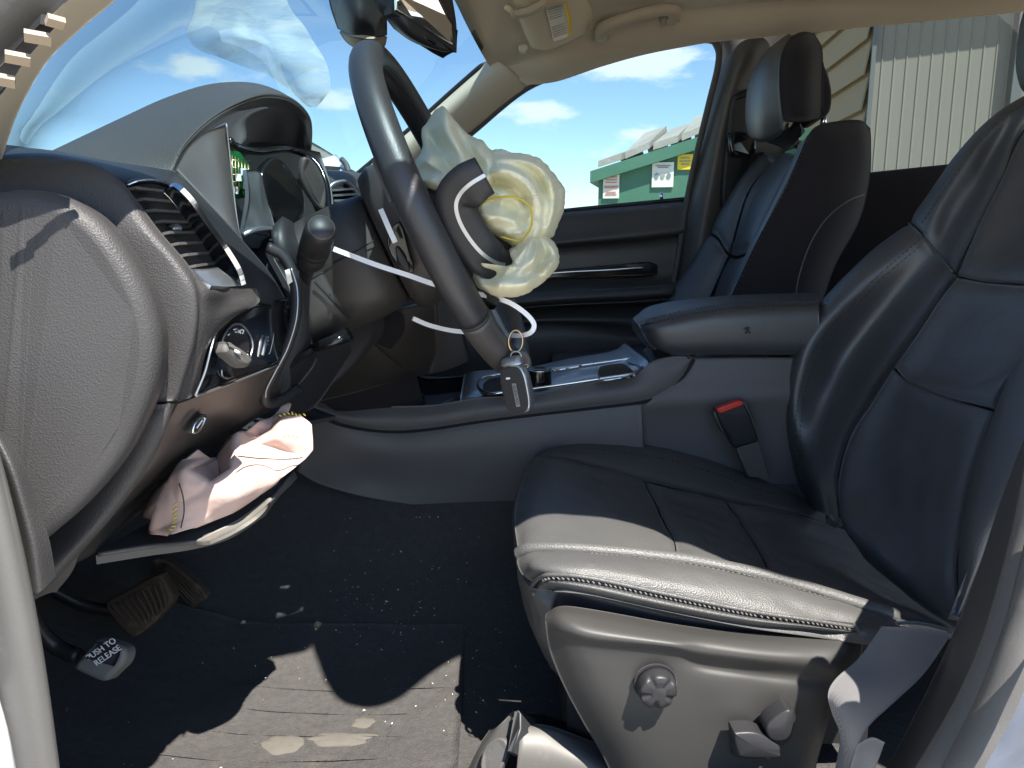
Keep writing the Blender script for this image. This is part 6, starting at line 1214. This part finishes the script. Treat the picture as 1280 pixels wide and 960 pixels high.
solid(ac, 'pedal_pad', [(x, y, .98) for x, y in ao], 'pedalrub', depth=.012, bev=.003, n=50)
for k in range(6):
    f = k / 5
    tube(ac, 'rib', [(197 + 7 * f + 1, 714 - 9 * f, .974), (216 + 12 * f, 733 - 14 * f, .974), (238 + 16 * f, 757 - 10 * f, .974)], .0009, 'pedalrub', n=10, seg=6)
pk = thing('parking_brake_pedal', 'grey parking brake pedal pad printed PUSH TO RELEASE', 'pedal', P(125, 830, .72))
po = [(118, 801), (128, 800), (150, 807), (157, 815), (154, 829), (141, 843), (129, 852), (110, 846), (92, 836), (95, 827), (108, 814)]
pad = solid(pk, 'pedal_pad', [(x, y, .715 - (y - 800) * .0003) for x, y in po], 'clearwhite', depth=.022, bev=.005, n=60)
surf(pk, 'black_plate', [[(120, 803, .7105), (136, 804.5, .7105), (151, 810, .7105)], [(113, 811, .708), (131, 815, .708), (149, 821, .708)], [(103, 822, .7045), (124, 828, .7045), (143, 833, .7045)]], 'black', nu=8, nv=8, thick=.002)
r_ = (P(138, 803, .70) - P(110, 822, .70)).normalized(); u_ = (P(110, 806, .70) - P(124, 822, .70)).normalized()
text(pk, 'PUSH TO', .0085, P(126.5, 811.5, .7055), r_, u_, 'print'); text(pk, 'RELEASE', .0085, P(134.5, 819.5, .703), r_, u_, 'print')
tube(pk, 'pedal_arm', [(30, 745, .72), (48, 785, .725), (70, 808, .73), (100, 822, .725)], .008, 'black', n=20, seg=8, squash=1.6)
# mat and debris
from mathutils.bvhtree import BVHTree
dg = bpy.context.evaluated_depsgraph_get()
bvh = BVHTree.FromObject(fl, dg)
def floor_z(x, y):
    h = bvh.ray_cast(Vector((x, y, CAMZ)), Vector((0, 0, -1)))
    return h[0].z if h[0] is not None else CAMZ - .56
mt = thing('floor_mat', 'dark carpet floor mat, dusty where the sun falls on it', 'floor mat', W(-.3, .78, -.56))
rows = []
for j in range(14):
    y = .60 + .40 * j / 13; rr = []
    for i in range(16):
        x = -.62 + .585 * i / 15; rr.append(Vector((x, y, floor_z(x, y) + .005)))
    rows.append(rr)
surf(mt, 'mat_top', rows, 'carpet', nu=50, nv=60, thick=.004, face=(0, .8, 5), wrinkle=.003, wscale=14)
for k in range(7):
    y = .62 + k * .045
    tube(mt, 'mat_crease', [Vector((x, y + .004 * math.sin(x * 9 + k), floor_z(x, y) + .0052)) for x in np.linspace(-.6, -.05, 16)], .0007, 'carpet', seg=6)
for cx_, cy_, rx_, ry_, sd_ in ((-.235, .79, .030, .018, 1), (-.170, .80, .045, .016, 2), (-.15, .83, .02, .012, 5)):
    lp_ = []
    for f in (1.0, .75, .4, .05):
        lp_.append([Vector((cx_ + rx_ * f * (1 + .45 * noise.noise(Vector((math.cos(a) * 1.6, math.sin(a) * 1.6, sd_)))) * math.cos(a), cy_ + ry_ * f * (1 + .45 * noise.noise(Vector((math.cos(a) * 1.6, math.sin(a) * 1.6, sd_ + 9)))) * math.sin(a), 0)) for a in [2 * math.pi * i / 40 for i in range(40)]])
    for k_, l_c in enumerate(lp_):
        for v in l_c: v.z = floor_z(v.x, v.y) + (.002, .0050, .0062, .0064)[k_]
    loft(mt, 'dried_mud', lp_, 'sand')
rnd = random.Random(3); dbv, dbf = [], []
for k in range(260):
    if rnd.random() < .55: x, y = rnd.gauss(-.12, .07), rnd.gauss(1.05, .07)
    elif rnd.random() < .5: x, y = rnd.gauss(-.02, .05), rnd.gauss(.90, .05)
    else: x, y = rnd.uniform(-.5, .02), rnd.uniform(.66, 1.12)
    y = min(y, 1.15); s = abs(rnd.gauss(.0003, .0005)) + .0003; z = floor_z(x, y) + (.010 if y < 1.0 and x < -.035 else .002) + s
    o = len(dbv)
    for a in range(4): dbv.append(Vector((x + rnd.uniform(-s, s) * 1.5, y + rnd.uniform(-s, s) * 1.5, z + rnd.uniform(-s, s))))
    dbf += [(o, o + 1, o + 2), (o, o + 2, o + 3), (o, o + 3, o + 1), (o + 1, o + 3, o + 2)]
dbo = link('debris', dbv, dbf, 'paper', None, smooth=False); dbo['kind'] = 'stuff'; dbo['label'] = 'pale crumbs and glass specks scattered over the dark carpet'
